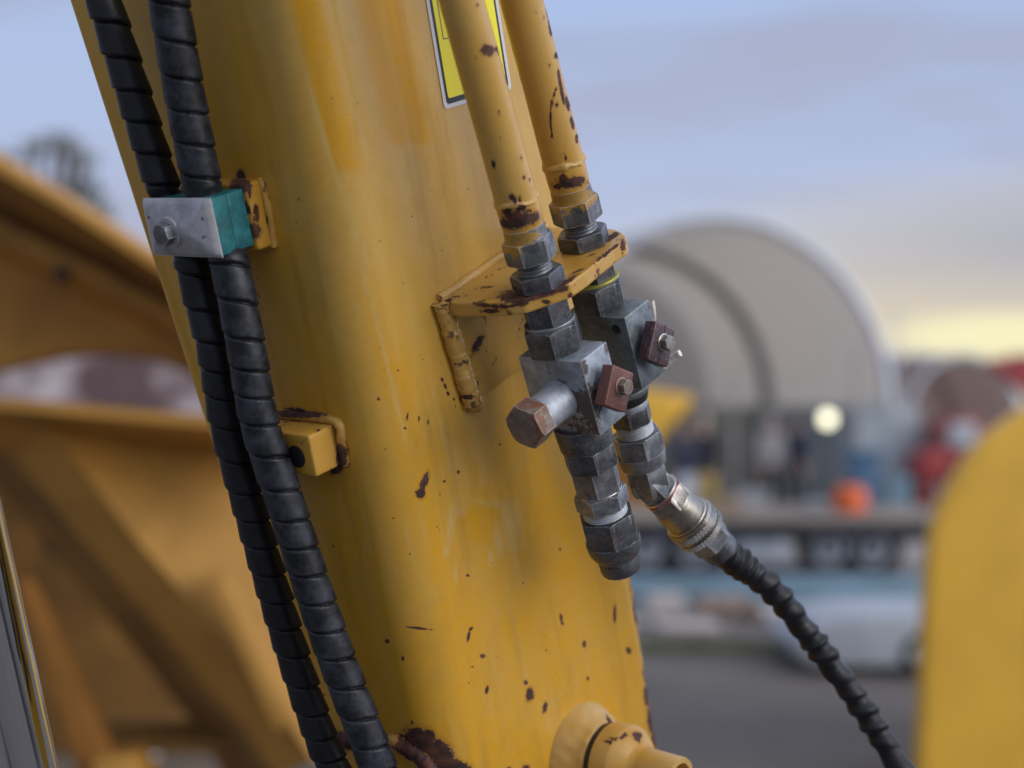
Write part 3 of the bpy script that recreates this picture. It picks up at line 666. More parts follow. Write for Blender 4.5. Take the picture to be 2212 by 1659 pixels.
# elbow forging: two intersecting hexagonal arms
Va, Fa = lathe(E0, AB, [(hexr(.0190), 0), (hexr(.0197), .002), (hexr(.0197), .020), (hexr(.0170), .027), (hexr(.009), .030)], 72, roll=.3, e1=CB)
Vb2, Fb2 = lathe(EJ, cd, [(hexr(.010), -.014), (hexr(.0165), -.009), (hexr(.0190), -.003), (hexr(.0190), .0135), (hexr(.0178), .0160)], 72, roll=.15, e1=CB)
Vj, Fj = join((Va, Fa), (Vb2, Fb2)); mk('elbow', Vj, Fj, M['steel'], c2, 30)
def sc(prof, kr=1.13, kt=1.13):
    return [((lambda th, r=r: r(th)*kr) if callable(r) else r*kr, (lambda th, t=t: .015+(t(th)-.015)*kt) if callable(t) else .015+(t-.015)*kt) for r, t in prof]
def cs(prof, segs): return lathe(EJ, cd, sc(prof), segs)
add(c2, 'bright_washer', EJ, cd, sc(cylp(.0150, .0175, .0166)), M['bright'], 64)
add(c2, 'red_mark', EJ, cd, sc(cylp(.0173, .0187, .0163)), M['red_paint'], 64)
add(c2, 'coupler_hex', EJ, cd, sc(hexp(.0185, .032, .0186, .93)), M['coupler'], 96, .1, CB)
add(c2, 'coupler_body', EJ, cd, sc([(.0168,.031),(.0172,.033),(.0176,.046),(.0176,.050),(.017,.0505)]), M['coupler'], 64)
add(c2, 'snap_ring', EJ, cd, sc(cylp(.0500, .0520, .0196)), M['bright'], 64)
slv = add(c2, 'sleeve', EJ, cd, sc([(.0190,.0515),(.0212,.0525),(.0214,.0555),(.0206,.0560),(.0204,.0640),(.0196,.0650)]), M['coupler'], 64)
V, Fc = cs(knurl(.0560, .0610, .0213), 240); mk('knurled_band', V, Fc, M['coupler'], slv, 20)
V, Fc = cs(knurl(.0655, .0705, .0208), 240); mk('knurled_band', V, Fc, M['coupler'], slv, 20)
add(c2, 'tail_hex', EJ, cd, sc(hexp(.0700, .0850, .0178, .92)), M['steel'], 96, .4, CB)
add(c2, 'crimp_sleeve', EJ, cd, sc([(.0150,.0845),(.0152,.086),(.0145,.097),(.0135,.098)]), M['dark_steel'], 64)
HS = EJ + cd*.098
# cable tie ends
zt = thing('cable_tie', 'loose cut white cable tie end sticking out beside the rear valve cap', 'cable tie', W(1448, 775, 1.47))
k0, k1 = W(1433, 792, 1.472), W(1469, 763, 1.462)
pth, ss_ = catmull([k0, (k0+k1)/2+np.array([0,0,.0012]), k1], .001); V, Fc = sweep(pth, ss_, lambda s_, t_: .0030+0*s_, 10); V = V + .0006*vnoise(V, 300)[:, None]; mk('strap', V, Fc, M['white_nylon'], zt)
k0, k1 = W(1405, 655, 1.495), W(1411, 690, 1.495)
V, Fc = sweep(*catmull([W(1409,650,1.475), W(1412,672,1.475), W(1412,692,1.48), W(1404,715,1.49)], .002), lambda s_, t_: .0019, 10); mk('strap', V, Fc, M['white_nylon'], zt)

# ================================================================== HOSES WITH SPIRAL GUARD
def spiral(R, pitch, amp, step=.0011, sharp=.085, hand=1, lean=.05, phase=0., irregular=0.):
    def rf(s_, th):
        q = s_/pitch + hand*th/(2*math.pi) + phase + irregular*np.sin(s_*37) + .06*np.sin(s_*53+1)
        x = q - np.floor(q)
        prof = np.clip((np.minimum(x*1.6, 1-x)-.022)/sharp, 0, 1); prof = np.sqrt(1-(1-prof)**2)*(1 + .035*np.sin(np.floor(q)*7.3+th))
        return R*(1-amp) + R*amp*prof + R*lean*(x-.5)*prof
    return rf
def hose(name, label, px, hs, R, pitch, amp, mat, group, phase=0, lean=.06, depth=None):
    if depth is None: pts = [on1(x, y, h) for (x, y), h in zip(px, hs)]
    else: pts = [W(x, y, d) for (x, y), d in zip(px, depth)]
    P, s = catmull(pts, .0011)
    root = thing(name, label, 'hose', pts[len(pts)//2], group)
    uu = np.array([inv(q)[2] for q in P]); inside = np.clip(1-(np.abs(uu-(CU-CH/2))-CH/2)/.006, 0, 1)[:, None]
    sp_ = spiral(R, pitch, amp, lean=lean, phase=phase, irregular=.10)
    V, Fc = sweep(P, s, lambda s_, t_: sp_(s_, t_)*(1-.16*inside), 64, e0=-C_)
    mk('spiral_guard', V, Fc, mat, root, 50)
    P2_, s2 = P[::6], s[::6]
    V, Fc = sweep(P2_, s2, lambda s_, t_: R*.80, 24, e0=-C_); mk('inner_hose', V, Fc, M['rubber'], root)
    return root
G = 'spiral wrapped hoses clamped to the boom'
hose('hydraulic_hose', 'outer black spiral wrapped hose nearest the left edge of the boom', [(200,-70),(224,0),(289,205),(340,367),(366,440),(392,500),(412,560),(437,660),(463,758),(491,920),(536,1085),(628,1399),(692,1589),(722,1659),(760,1740)],
     [.032,.032,.034,.036,.036,.036,.037,.040,.044,.047,.045,.04,.036,.034,.034], .0144, .0262, .23, M['hose_dark'], G, .3, .15)
hose('hydraulic_hose', 'inner black spiral wrapped hose, dusty, beside the bend of the boom', [(350,-70),(365,0),(395,183),(423,330),(441,415),(462,485),(490,553),(508,626),(533,758),(563,920),(616,1085),(719,1399),(792,1589),(818,1659),(850,1740)],
     [.036,.036,.036,.036,.036,.036,.037,.040,.045,.048,.045,.04,.036,.034,.034], .0160, .0262, .25, M['hose'], G, 0, .07)
# hose running from the quick coupler
hp = project(HS)
h3 = [tuple(hp), (1575,1201), (1610,1226), (1652,1259), (1686,1292), (1713,1328), (1740,1364), (1770,1400), (1797,1439), (1827,1478), (1854,1517), (1880,1555), (1908,1600), (1942,1655), (1985,1730)]
dh = float((HS - C0) @ (RC @ np.array([0, 0, -1.])))
dep = [dh + .012*i - .0006*i*i for i in range(len(h3))]
pts = [HS - cd*.004, HS] + [W(x, y, d) for (x, y), d in zip(h3[1:], dep[1:])]
P, s = catmull(pts, .0009)
root = thing('hydraulic_hose', 'black twisted hose hanging from the shiny quick coupler down to the right', 'hose', pts[5])
ww = np.interp(s, [0, .05, .09, .5], [1.16, 1.12, 1.0, .97])[:, None]
phs = np.cumsum(np.gradient(s)/(np.interp(s, [0, .045, .07, .5], [.0085, .0095, .0200, .0225])*(1+.22*np.sin(s*71))))[:, None]
def rf3(s_, th):
    q = phs + th/(2*math.pi) + .10*np.sin(phs*2.3); x = q - np.floor(q)
    b = np.where(x < .62, np.sin(math.pi*np.clip(x/.62, 0, 1)**1.4), 0); a2 = .17 + .08*np.sin(phs*1.7+1)
    return .0112*ww*(1 + a2*b - .05*(x > .62))
V, Fc = sweep(P, s, rf3, 56); mk('twisted_guard', V, Fc, M['hose_dark'], root, 50)
V, Fc = sweep(P[::8], s[::8], lambda s_, t_: .0085, 20); mk('inner_hose', V, Fc, M['rubber'], root)

# hose clamp
cl = thing('hose_clamp', 'teal plastic hose clamp with silver cover plate and one hex bolt', 'clamp', B(-.03, CN-CW/2, CU-CH/2))
V, Fc = barbox(CN-CW+.001, CN, CU-CH, CU, .0182, .0358, .0006); V, Fc = dense(V, Fc, 2); V += .0004*vnoise(V, 160)[:, None]*C_; mk('clamp_half', V, Fc, M['teal'], cl, 40)
V, Fc = barbox(CN-CW+.001, CN, CU-CH, CU, .0359, .0530, .0006); V, Fc = dense(V, Fc, 2); V += .0004*vnoise(V, 160)[:, None]*C_; mk('clamp_half', V, Fc, M['teal'], cl, 40)
# cover: a shallow pressed pyramid with turned down rim
bm = []
nu, nn_ = 25, 33; Vc = []
for i in range(nu):
    for j in range(nn_):
        a, b = j/(nn_-1), i/(nu-1)
        ea = min(a, 1-a)*2; eb = min(b, 1-b)*2
        h = .0005 + .0085*min(1, min(ea*1.9, eb*1.15)) 
        edge = min(min(a, 1-a)*CW, min(b, 1-b)*CH); h -= .0032*max(0, 1-edge/.003)**2
        Vc.append(B(-.0545-h, CN-CW-.001 + a*(CW+.002), CU-CH-.001 + b*(CH+.002)))
n_t = len(Vc); Fq = grid_faces(nu, nn_).tolist()
for i in range(nu):
    for j in range(nn_): Vc.append(B(-.0525, CN-CW-.001 + j/(nn_-1)*(CW+.002), CU-CH-.001 + i/(nu-1)*(CH+.002)))
Fq += [[q+n_t for q in f[::-1]] for f in grid_faces(nu, nn_).tolist()]
rim = [i for i in range(nn_)] + [i*nn_+nn_-1 for i in range(1, nu)] + [(nu-1)*nn_+j for j in range(nn_-2, -1, -1)] + [i*nn_ for i in range(nu-2, 0, -1)]
for a, b in zip(rim, rim[1:]+rim[:1]): Fq.append([a, a+n_t, b+n_t, b])
Vc = np.array(Vc); cv = mk('cover_plate', Vc, Fq, M['cover'], cl, 50, attrs={'rust': field(Vc, [(322,470,5,3), (438,472,4,3), (441,512,5,4), (418,455,2,2)]), 'chalk': np.zeros(len(Vc))})
bo = on1(366, 502, .0625)
add(cl, 'bolt_washer', bo, -C_, cylp(-.004, .0012, .0125), M['cover'], 48)
add(cl, 'bolt_head', bo, -C_, hexp(.001, .0095, .0098, .9), M['steel'], 72, .2, A_, rust=[(375,485,14,5)])

# polished ram rod at the lower left
rd = thing('ram_rod', 'polished chrome hydraulic ram rod crossing the lower left corner', 'ram rod', W(30, 1659, 1.4))
ra, rb = W(-130, 900, 1.28), W(66, 1750, 1.46)
dv = (rb-ra)/np.linalg.norm(rb-ra); ln = np.linalg.norm(rb-ra)
pr = cylp(0, ln, .030); pr = pr[:3] + [(.030, ln*k/30) for k in range(1, 30)] + pr[3:]
V, Fc = lathe(ra, dv, pr, 128); mk('chrome_rod', V, Fc, M['chrome'], rd, attrs={'s': np.tile(np.abs(np.arange(128)/64-1), len(pr)), 't': np.repeat(np.linspace(0, 1, len(pr)), 128)})

# ================================================================== FAR THINGS
def bgprism(name, px, D, depth, mat, parent=None, bevel=.0, seg=3, shift=0.):
    pts = [BG(x, y, D) for x, y in px]; O = np.array([0, D, 0.])
    ol_ = [(q[0], q[2]) for q in pts]
    V, Fc = prism(O, np.array([1., 0, 0]), np.array([0, 0, 1.]), np.array([shift, 1., 0]), ol_, depth, bevel, seg)
    return mk(name, V, Fc, mat, parent, 40)
def sheet(name, rows, mat, parent=None, thick=.02):
    """rows: list of lists of points with equal count; given thickness downwards and back"""
    R_ = [np.array(r) for r in rows]; n = len(R_[0]); V = np.concatenate(R_); Fc = grid_faces(len(R_), n).tolist()
    k = len(V); V = np.concatenate([V, V + np.array([0, thick, -thick*.3])])
    Fb = [[i+k for i in f[::-1]] for f in Fc]
    rim = list(range(n)) + [i*n+n-1 for i in range(1, len(R_))] + [(len(R_)-1)*n+j for j in range(n-2, -1, -1)] + [i*n for i in range(len(R_)-2, 0, -1)]
    side = [[a, a+k, b+k, b] for a, b in zip(rim, rim[1:]+rim[:1])]
    return mk(name, V, Fc+Fb+side, mat, parent, 30)
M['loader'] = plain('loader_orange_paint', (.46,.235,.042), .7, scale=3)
M['loader_shade'] = plain('shaded_loader_paint', (.26,.13,.026), .7, scale=3, var=.4)  # darker copy of the loader paint, shade of underside and cavity in its colour
M['dull_orange'] = plain('dull_orange_paint', (.26,.11,.014), .8, scale=3)
M['arm_yellow'] = plain('arm_yellow_paint', (.80,.46,.05), .4, scale=3, var=.1)
M['dark_iron'] = plain('dark_iron', (.03,.03,.034), .5)
# loader on the left
ld = thing('wheel_loader', 'big orange yellow loader with dark bucket mouth, behind the boom on the left', 'loader', BG(200, 1600, 5.4)*np.array([1,1,0]))
xs = np.array([-260, -150, 0, 140, 233, 345, 430, 520, 640])
yt = np.interp(xs, [-260, -150, 0, 140, 233, 345, 430, 520, 640], [200, 262, 345, 428, 486, 560, 615, 672, 750])
off = np.interp(xs, [-260, 0, 140, 233, 345, 430, 640], [125, 108, 92, 76, 62, 54, 46])
def brow(ys, D): return [BG(x, y, D) for x, y in zip(xs, ys)]
sheet('top_plate', [brow(yt-14, 6.15), brow(yt-6, 5.025), brow(yt+4, 4.95), brow(yt+26, 4.95)], M['loader'], ld)
sheet('under_plate', [brow(yt+26, 4.9575), brow(yt+26+off*.9, 5.625)], M['loader_shade'], ld)
sheet('side_rail', [brow(yt+26+off*.9, 5.55), brow(yt+34+off*.9, 5.43), brow(yt+80+off*.95, 5.43), brow(yt+96+off, 5.58)], M['loader'], ld)
ya = np.interp(xs, [-260, -150, 0, 100, 233, 330, 406, 480, 640], [930, 860, 795, 768, 757, 765, 792, 850, 960])
yb = np.minimum(yt+96+off, ya-14)
sheet('upper_panel', [brow(yb, 5.595), brow(ya, 5.595), brow(ya+6, 5.85)], M['loader'], ld)
V, Fc = lathe(BG(62*2.09, 592, 5.4), (0, 1, 0), cylp(-.02, .08, .022), 24); mk('pin', V, Fc, M['dark_iron'], ld)
lipx = np.array([-260, 0, 220, 439, 620]); lipy = np.array([838, 862, 880, 900, 918])
def lrow(dy, D): return [BG(x, y+dy, D) for x, y in zip(lipx, lipy)]
sheet('lower_lip', [lrow(-4, 5.4), lrow(0, 4.98), lrow(8, 4.92), lrow(20, 4.92), lrow(26, 4.95), lrow(62, 5.43)], M['loader'], ld)
yl = np.interp(lipx, lipx, lipy)+60
# light panel with a folded edge facing down and left
P1x = [(-60, 900), (110, 925), (300, 1170), (520, 1420), (600, 1520), (680, 1640)]
Pfold = [(-170, 905), (30, 985), (200, 1190), (380, 1396), (520, 1560), (600, 1680)]
Pin = [(-260, 910), (-40, 1010), (130, 1210), (310, 1420), (440, 1590), (500, 1700)]
Ptop = [(-60, 900), (300, 930), (500, 945), (640, 955), (760, 1100), (800, 1640)]
def r3(ps, D): return [BG(x, y, D) for x, y in ps]
sheet('lower_panel', [r3(Ptop, 5.43), r3(P1x, 5.175)], M['loader'], ld)
sheet('folded_edge', [r3(P1x, 5.175), r3(Pfold, 5.325)], M['loader'], ld)
sheet('inner_flange', [r3(Pfold, 5.34), r3(Pin, 5.925)], M['loader_shade'], ld)
bgprism('stiffening_rib', [(440, 1240), (486, 1240), (640, 1560), (596, 1580)], 5.04, .12, M['loader'], ld, .01)
bgprism('back_wall', [(-300, 880), (420, 930), (700, 1500), (640, 1625), (-300, 1625)], 6.375, .03, M['loader_shade'], ld)
bgprism('floor_plate', [(-300, 1600), (640, 1600), (640, 1622), (-300, 1622)], 5.55, .6, M['loader_shade'], ld, .005)
bgprism('strut', [(30, 1250), (66, 1250), (260, 1659), (270, 1760), (200, 1760)], 5.25, .08, M['dull_orange'], ld, .012)
bgprism('step', [(200, 1640), (285, 1632), (330, 1700), (200, 1710)], 5.175, .2, M['loader'], ld, .01)
V, Fc = lathe(BG(130, 1160, 6.15), (.1, -1, 0), [(.001,0),(.05,0),(.06,.02),(.06,.06)], 24); mk('pin', V, Fc, M['dark_iron'], ld)
bgprism('white_crate', [(285, 1612), (340, 1612), (340, 1640), (285, 1640)], 7.2, .3, M['decal_white'], None, .01)
solo(bpy.data.objects['white_crate'], 'small white box on the brown soil under the loader', 'box')
t = NT('mottled_rust')
col = t.mix(t.mr(t.noise(2.6, 3, .5, off=3), .48, .64), (.13, .085, .09), (.62, .55, .58)); M['mottled'] = t.out(Base_Color=col, Roughness=.8)
sk = thing('rusty_skip', 'mottled brown and pale steel skip seen through the slot in the loader', 'skip', BG(200, 1100, 8.9)*np.array([1,1,0]))
bgprism('bin_body', [(-500, 700), (620, 700), (560, 1400), (-440, 1400)], 8.2, 1.4, M['mottled'], sk, .03)
bgprism('bin_rim', [(-520, 680), (640, 680), (640, 704), (-520, 704)], 8.14, 1.5, M['mottled'], sk, .02)

# yellow arm at the right edge
ra_ = thing('loader_arm', 'rounded yellow machine arm rising at the right edge, out of focus', 'machine arm', BG(2300, 1700, 3.4)*np.array([1,1,0]))
bgprism('arm_plate', [(1955, 2300), (1966, 1700), (1985, 1300), (1996, 1160), (2016, 1095), (2060, 1015), (2124, 938), (2218, 874), (2340, 836), (2500, 834), (2650, 900), (2720, 1100), (2760, 2300)], 8.0, .8, M['arm_yellow'], ra_, .39, 10, shift=.27)
V, Fc = lathe(BG(2480, 1150, 8.0), (0, -1, 0), [(.09,-.01),(.09,.03),(.07,.045),(.0,.045)][:3]+[(.001,.045)], 32); mk('pin_cap', V, Fc, M['dark_iron'], ra_)
bgprism('rib', [(2240, 1300), (2275, 1300), (2285, 2300), (2245, 2300)], 7.98, .06, M['arm_yellow'], ra_, .01)

# tree behind the loader
def tree(name, label, base, h, clumps, rleaf, nleaf, mat_l, mat_b):
    tr = thing(name, label, 'tree', base)
    P, s = catmull([base, base+np.array([.3, 0, h*.35]), base+np.array([.1, .2, h*.6]), base+np.array([.5, 0, h*.85])], .4)
    V, Fc = sweep(P, s, lambda s_, t_: .28*(1-s_/(h*1.1))+.04, 10); mk('trunk', V, Fc, mat_b, tr)
    for cpt, r in clumps:
        k = P[int(len(P)*random.uniform(.35, .8))]
        Q, q = catmull([k, (k+cpt)/2+np.array([0, 0, .3]), cpt], .3); V, Fc = sweep(Q, q, lambda s_, t_: .05+.03*(1-s_/8), 6); mk('limb', V, Fc, mat_b, tr)
    V = []; Fc = []
    for cpt, r in clumps:
        for _ in range(nleaf):
            d = rng.normal(size=3); d *= (rng.random()**.5)*r/np.linalg.norm(d)*np.array([1, 1, .75]); c = cpt + d
            a = rng.normal(size=3); a /= np.linalg.norm(a); b = np.cross(a, rng.normal(size=3)); b /= np.linalg.norm(b)
            l = rleaf*rng.uniform(.6, 1.4); k = len(V); V += [c-a*l, c+b*l*.4, c+a*l, c-b*l*.4]; Fc.append([k, k+1, k+2, k+3])
    o = mk('crown', V, Fc, mat_l, tr, smooth=False, kind='stuff'); return tr
M['leaf'] = plain('eucalypt_leaf', (.20,.22,.19), .6, scale=.6, var=.4); M['bark'] = plain('bark', (.14,.11,.09), .9)
cl_ = [(BG(x, y, 26), r*26/3700) for x, y, r in ((10,345,34),(70,322,38),(118,308,44),(150,315,38),(176,350,40),(190,400,26),(205,440,44),(180,458,30),(-60,350,60),(-40,430,60),(60,420,40),(140,480,50),(225,470,26))]
tree('gum_tree', 'thin leafed tree crown showing above the loader on the left', BG(60, 1144, 26), 4.6, cl_, .06, 95, M['leaf'], M['bark'])

# shelters
def fabric(name, col, tcol, f=.45):
    t = NT(name); d = t.n('ShaderNodeBsdfDiffuse'); tr = t.n('ShaderNodeBsdfTranslucent'); m = t.n('ShaderNodeMixShader')
    c = t.mix(t.mr(t.noise(.5, 4), .3, .7), col, tuple(q*.85 for q in col)); t.set(d.inputs[0], c); t.set(tr.inputs[0], (*tcol, 1)); m.inputs[0].default_value = f
    t.t.links.new(d.outputs[0], m.inputs[1]); t.t.links.new(tr.outputs[0], m.inputs[2]); t.t.links.new(m.outputs[0], t.o.inputs[0]); return t.m
M['membrane'] = fabric('shelter_membrane', (.70,.67,.64), (.82,.78,.73), .6)
M['membrane_dark'] = fabric('small_shelter_membrane', (.50,.42,.39), (.62,.53,.49), .55)
M['rim'] = plain('galvanised_rim', (.60,.63,.68), .5, .2)
M['rib'] = plain('shelter_rib', (.34,.32,.32), .6)
M['wall_olive'] = plain('olive_container', (.38,.38,.32), .7, scale=.6); M['wall_blue'] = plain('blue_grey_container', (.40,.46,.50), .7, scale=.6)
def shelter(label, D, xc, hw, ytop, zs, depth, shift, mem, nrib, wallm, cw):
    s_ = D/F; c0 = (xc-CX)*s_; R = hw*s_; H = CAMZ + (HZ-ytop)*s_ - zs
    th = thing('arched_shelter', label, 'shelter', (c0, D, 0), 'fabric dome shelters across the yard')
    A = np.linspace(0, math.pi, 49)
    def arc(k, k2=1.): return [np.array([c0+shift*k + R*k2*math.cos(a), D+depth*k, zs + H*k2*math.sin(a)]) for a in A]
    rows = [arc(k) for k in np.linspace(0, 1, 7)]; Vr = np.concatenate(rows); Fr = grid_faces(7, 49).tolist()
    outer = np.concatenate([arc(k, 1.012) for k in np.linspace(0, 1, 7)]); n = len(Vr)
    mk('canopy', np.concatenate([Vr, outer]), Fr + [[i+n for i in f[::-1]] for f in Fr], mem, th, 60)
    V = arc(1); V.append(np.array([c0+shift, D+depth, zs])); mk('end_wall', V + [v+np.array([0, .05, 0]) for v in V], [list(range(50)), list(range(50, 100))[::-1]], mem, th, smooth=False)
    for k in nrib:
        P, s = catmull(arc(k, .985), .25); V, Fc = sweep(P, s, lambda s2, t2: (.11 if k == 0 else .19)*(R/3.5)**.5, 8)
        mk('rim_hoop' if k == 0 else 'hoop', V, Fc, M['rim'] if k == 0 else M['rib'], th, 60)
    for sx, sg in ((-1, 0), (1, 1)):
        x0 = c0 + sx*R; V, Fc = prism(np.array([x0-cw/2, D+.2, 0]), np.array([1., 0, 0]), np.array([shift/depth, 1., 0]), np.array([0, 0, 1.]), rect(0, 0, cw, depth-.3), zs, .03, 1)
        mk('side_container', V, Fc, M['wall_blue'] if sg else wallm, th)
    V, Fc = prism(np.array([c0+shift*.55-R, D+depth*.55, 0]), np.array([1., 0, 0]), np.array([0, 1., 0]), np.array([0, 0, 1.]), rect(0, 0, 2*R, .2), zs*1.02, .02, 1); bw = mk('back_wall', V, Fc, wallm, th)
    for i in range(9):
        xx = c0+shift*.55-R+2*R*(i+.5)/9; V, Fc = prism(np.array([xx-.06, D+depth*.55-.06, 0]), np.array([1., 0, 0]), np.array([0, 1., 0]), np.array([0, 0, 1.]), rect(0, 0, .12, .055), zs*.99, .01, 1); mk('wall_post', V, Fc, M['rib'], bw)
    return th
shelter('large pale fabric dome shelter with a dark curved hoop inside', 33, 1548, 378, 466, 1.95, 9, -2.4, M['membrane'], (0, .62), M['wall_olive'], 1.2)
shelter('small brown lined dome shelter behind the arm on the right', 44, 2082, 126, 766, 1.5, 8, -.8, M['membrane_dark'], (0, .6), M['wall_olive'], .5)
fl = thing('floodlight', 'small glowing round floodlight under the big dome shelter', 'floodlight', BG(1787, 905, 32.6))
V, Fc = lathe(BG(1787, 905, 32.6), (0, -1, 0), [(.10,-.15),(.16,0),(.16,.03),(.14,.031)], 24); mk('housing', V, Fc, M['dark_iron'], fl)
M['lamp'] = plain('floodlight_lens', (.8,.8,.6), .4, emit=((1, .93, .66, 1), 2.6))
V, Fc = lathe(BG(1787, 905, 32.6), (0, -1, 0), [(.135,.03),(.135,.033)], 24); mk('lens', V, Fc, M['lamp'], fl)
V, Fc = lathe(BG(1787, 905, 32.6)+np.array([0,.1,-CAMZ-.0]), (0, 0, 1), [(.04,0),(.04,CAMZ)], 8); mk('stand', V, Fc, M['dark_iron'], fl)
wh = thing('warehouse', 'pale flat warehouse beyond the two dome shelters', 'warehouse', BG(2050, 905, 70)*np.array([1,1,0]))
M['white_clad'] = plain('white_cladding', (.62,.64,.70), .6, var=.06)
bgprism('wall', [(1850, 772), (2020, 772), (2020, 995), (1850, 995)], 70, 12, M['white_clad'], wh, .05)
bgprism('roof', [(1845, 763), (2026, 763), (2026, 774), (1845, 774)], 69.6, 13, M['white_clad'], wh, .05)
# treeline of low bush far off
V = []; Fc = []
for i in range(5000):
    c = np.array([rng.uniform(-60, 60), rng.uniform(88, 96), rng.uniform(0, 1.9)]); l = .25
    a = rng.normal(size=3); a /= np.linalg.norm(a); b = np.cross(a, rng.normal(size=3)); b /= np.linalg.norm(b); k = len(V)
    V += [c-a*l, c+b*l*.5, c+a*l, c-b*l*.5]; Fc.append([k, k+1, k+2, k+3])
o = mk('distant_scrub', V, Fc, M['leaf'], None, smooth=False, kind='stuff'); solo(o, 'low strip of far off bush along the horizon', 'bush')

# people under the big shelter
def skinned(name, pts, edges, radii, parent, mats, zcut, root=0):
    me = bpy.data.meshes.new(name); me.from_pydata([tuple(p_) for p_ in pts], edges, []); o = bpy.data.objects.new(name, me); COL.objects.link(o)
    md = o.modifiers.new('s', 'SKIN'); 
    for i, r in enumerate(radii): me.skin_vertices[0].data[i].radius = (r if not isinstance(r, tuple) else r[0], r if not isinstance(r, tuple) else r[1]); 
    me.skin_vertices[0].data[root].use_root = True
    sb = o.modifiers.new('b', 'SUBSURF'); sb.levels = 2; sb.render_levels = 2
    dg = bpy.context.evaluated_depsgraph_get(); ev = o.evaluated_get(dg); m2 = bpy.data.meshes.new_from_object(ev)
    bpy.data.objects.remove(o); V = np.array([tuple(v.co) for v in m2.vertices]); Fq = [list(p_.vertices) for p_ in m2.polygons]
    bpy.data.meshes.remove(m2); return V, Fq
def person(loc, label, top, legs, hair, face=0., arms=(0., 0.), hgt=1.74, stride=.06):
    k = hgt/1.74; sk_ = M['skin']
    def q(x, y, z): return np.array([x*math.cos(face)-y*math.sin(face), x*math.sin(face)+y*math.cos(face), z])*k
    root = thing('person', label, 'person', loc)
    pts = [q(0,0,.95), q(0,0,1.12), q(0,.0,1.34), q(0,0,1.46), q(0,-.01,1.53), q(0,-.02,1.62), q(0,-.015,1.70)]
    ed = [(i, i+1) for i in range(6)]; rad = [(.15,.11),(.14,.10),(.17,.11),(.08,.07),(.055,.055),(.075,.09),(.06,.075)]
    for s_, ar in ((-1, arms[0]), (1, arms[1])):
        b0 = len(pts); pts += [q(s_*.18,0,1.41), q(s_*.22,-.02-ar*.1,1.16), q(s_*.20,-.06-ar*.32,.95+ar*.12), q(s_*.19,-.08-ar*.38,.87+ar*.14), q(s_*.185,-.09-ar*.41,.80+ar*.15)]
        ed += [(2, b0), (b0, b0+1), (b0+1, b0+2), (b0+2, b0+3), (b0+3, b0+4)]; rad += [.065, .05, .036, .032, .022]
        b1 = len(pts); pts += [q(s_*.10,s_*stride*.3,.86), q(s_*.11,s_*stride-.02,.50), q(s_*.115,s_*stride*1.6+.02,.10), q(s_*.12,s_*stride*1.6-.12,.04)]
        ed += [(0, b1), (b1, b1+1), (b1+1, b1+2), (b1+2, b1+3)]; rad += [.095, .062, .045, (.04,.035)]
    V, Fq = skinned('b', pts, ed, rad, root, None, 0)
    cen = np.array([V[f].mean(0)[2] for f in Fq])/k; lat = np.array([np.linalg.norm(V[f].mean(0)[:2]) for f in Fq])/k
    V = V + np.array(loc); V[:, 2] = np.maximum(V[:, 2], .0)
    o = mk('body', V, Fq, [sk_, top, legs, M['dark_iron']], root, 180)
    idx = np.where(cen > 1.47, 0, np.where((cen < .93) & (lat > .17) & (cen > .7), 0, np.where(cen > .93, 1, np.where(cen > .09, 2, 3)))); o.data.polygons.foreach_set('material_index', idx.astype(int))
    hp_ = np.array(loc) + q(0, .01, 1.665); th_ = np.linspace(0, math.pi*.55, 8); prof = [(max(.001, .098*k*math.sin(a)), .115*k*math.cos(a)) for a in th_][::-1]
    V, Fc = lathe(hp_, (0, .0, 1), prof, 20); mk('hair', V, Fc, hair, root, 60)
    return root
M['skin'] = plain('skin', (.45,.27,.20), .5); M['navy'] = plain('navy_cloth', (.025,.03,.06), .8); M['grey_cloth'] = plain('grey_cloth', (.30,.28,.30), .8); M['pale_blue'] = plain('pale_blue_denim', (.45,.52,.66), .8)
M['black_cloth'] = plain('black_cloth', (.02,.02,.025), .8); M['hi_vis'] = plain('mustard_vest', (.45,.33,.07), .8); M['hair'] = plain('brown_hair', (.06,.04,.03), .6); M['grey_hair'] = plain('grey_hair', (.42,.38,.36), .6)
def gp(x, D): return (float((x-CX)/F*D), D, 0.)
person(gp(1478, 24), 'person in navy top and pale blue trousers beside the yellow machine', M['navy'], M['pale_blue'], M['hair'], .5, (.8, .3))
person(gp(1520, 25), 'person in black jacket with mustard lower half, behind the trailer', M['black_cloth'], M['hi_vis'], M['grey_hair'], -.4, (.1, .6))
person(gp(1664, 29), 'person in grey top and dark trousers standing under the dome shelter', M['grey_cloth'], M['black_cloth'], M['grey_hair'], .2, (.2, .2))
person(gp(1722, 30), 'person in dark navy clothes with one arm forward near the lit floodlight', M['navy'], M['black_cloth'], M['hair'], -.8, (.9, .1))

# far yellow digger arm
dg_ = thing('digger_arm', 'yellow digger arm and bucket far off beside the dome shelter', 'machine arm', BG(1400, 1100, 22)*np.array([1,1,0]))
bgprism('dipper', [(1230, 800), (1330, 830), (1500, 856), (1490, 880), (1450, 915), (1420, 960), (1380, 985), (1300, 960), (1220, 900)], 22, .35, M['arm_yellow'], dg_, .03)
bgprism('bucket', [(1290, 955), (1385, 975), (1420, 1050), (1380, 1130), (1290, 1120), (1320, 1040)], 22.05, .7, M['dull_orange'], dg_, .03)
bgprism('linkage_post', [(1250, 940), (1290, 940), (1300, 1200), (1240, 1200)], 22.6, .3, M['dark_iron'], dg_, .02)

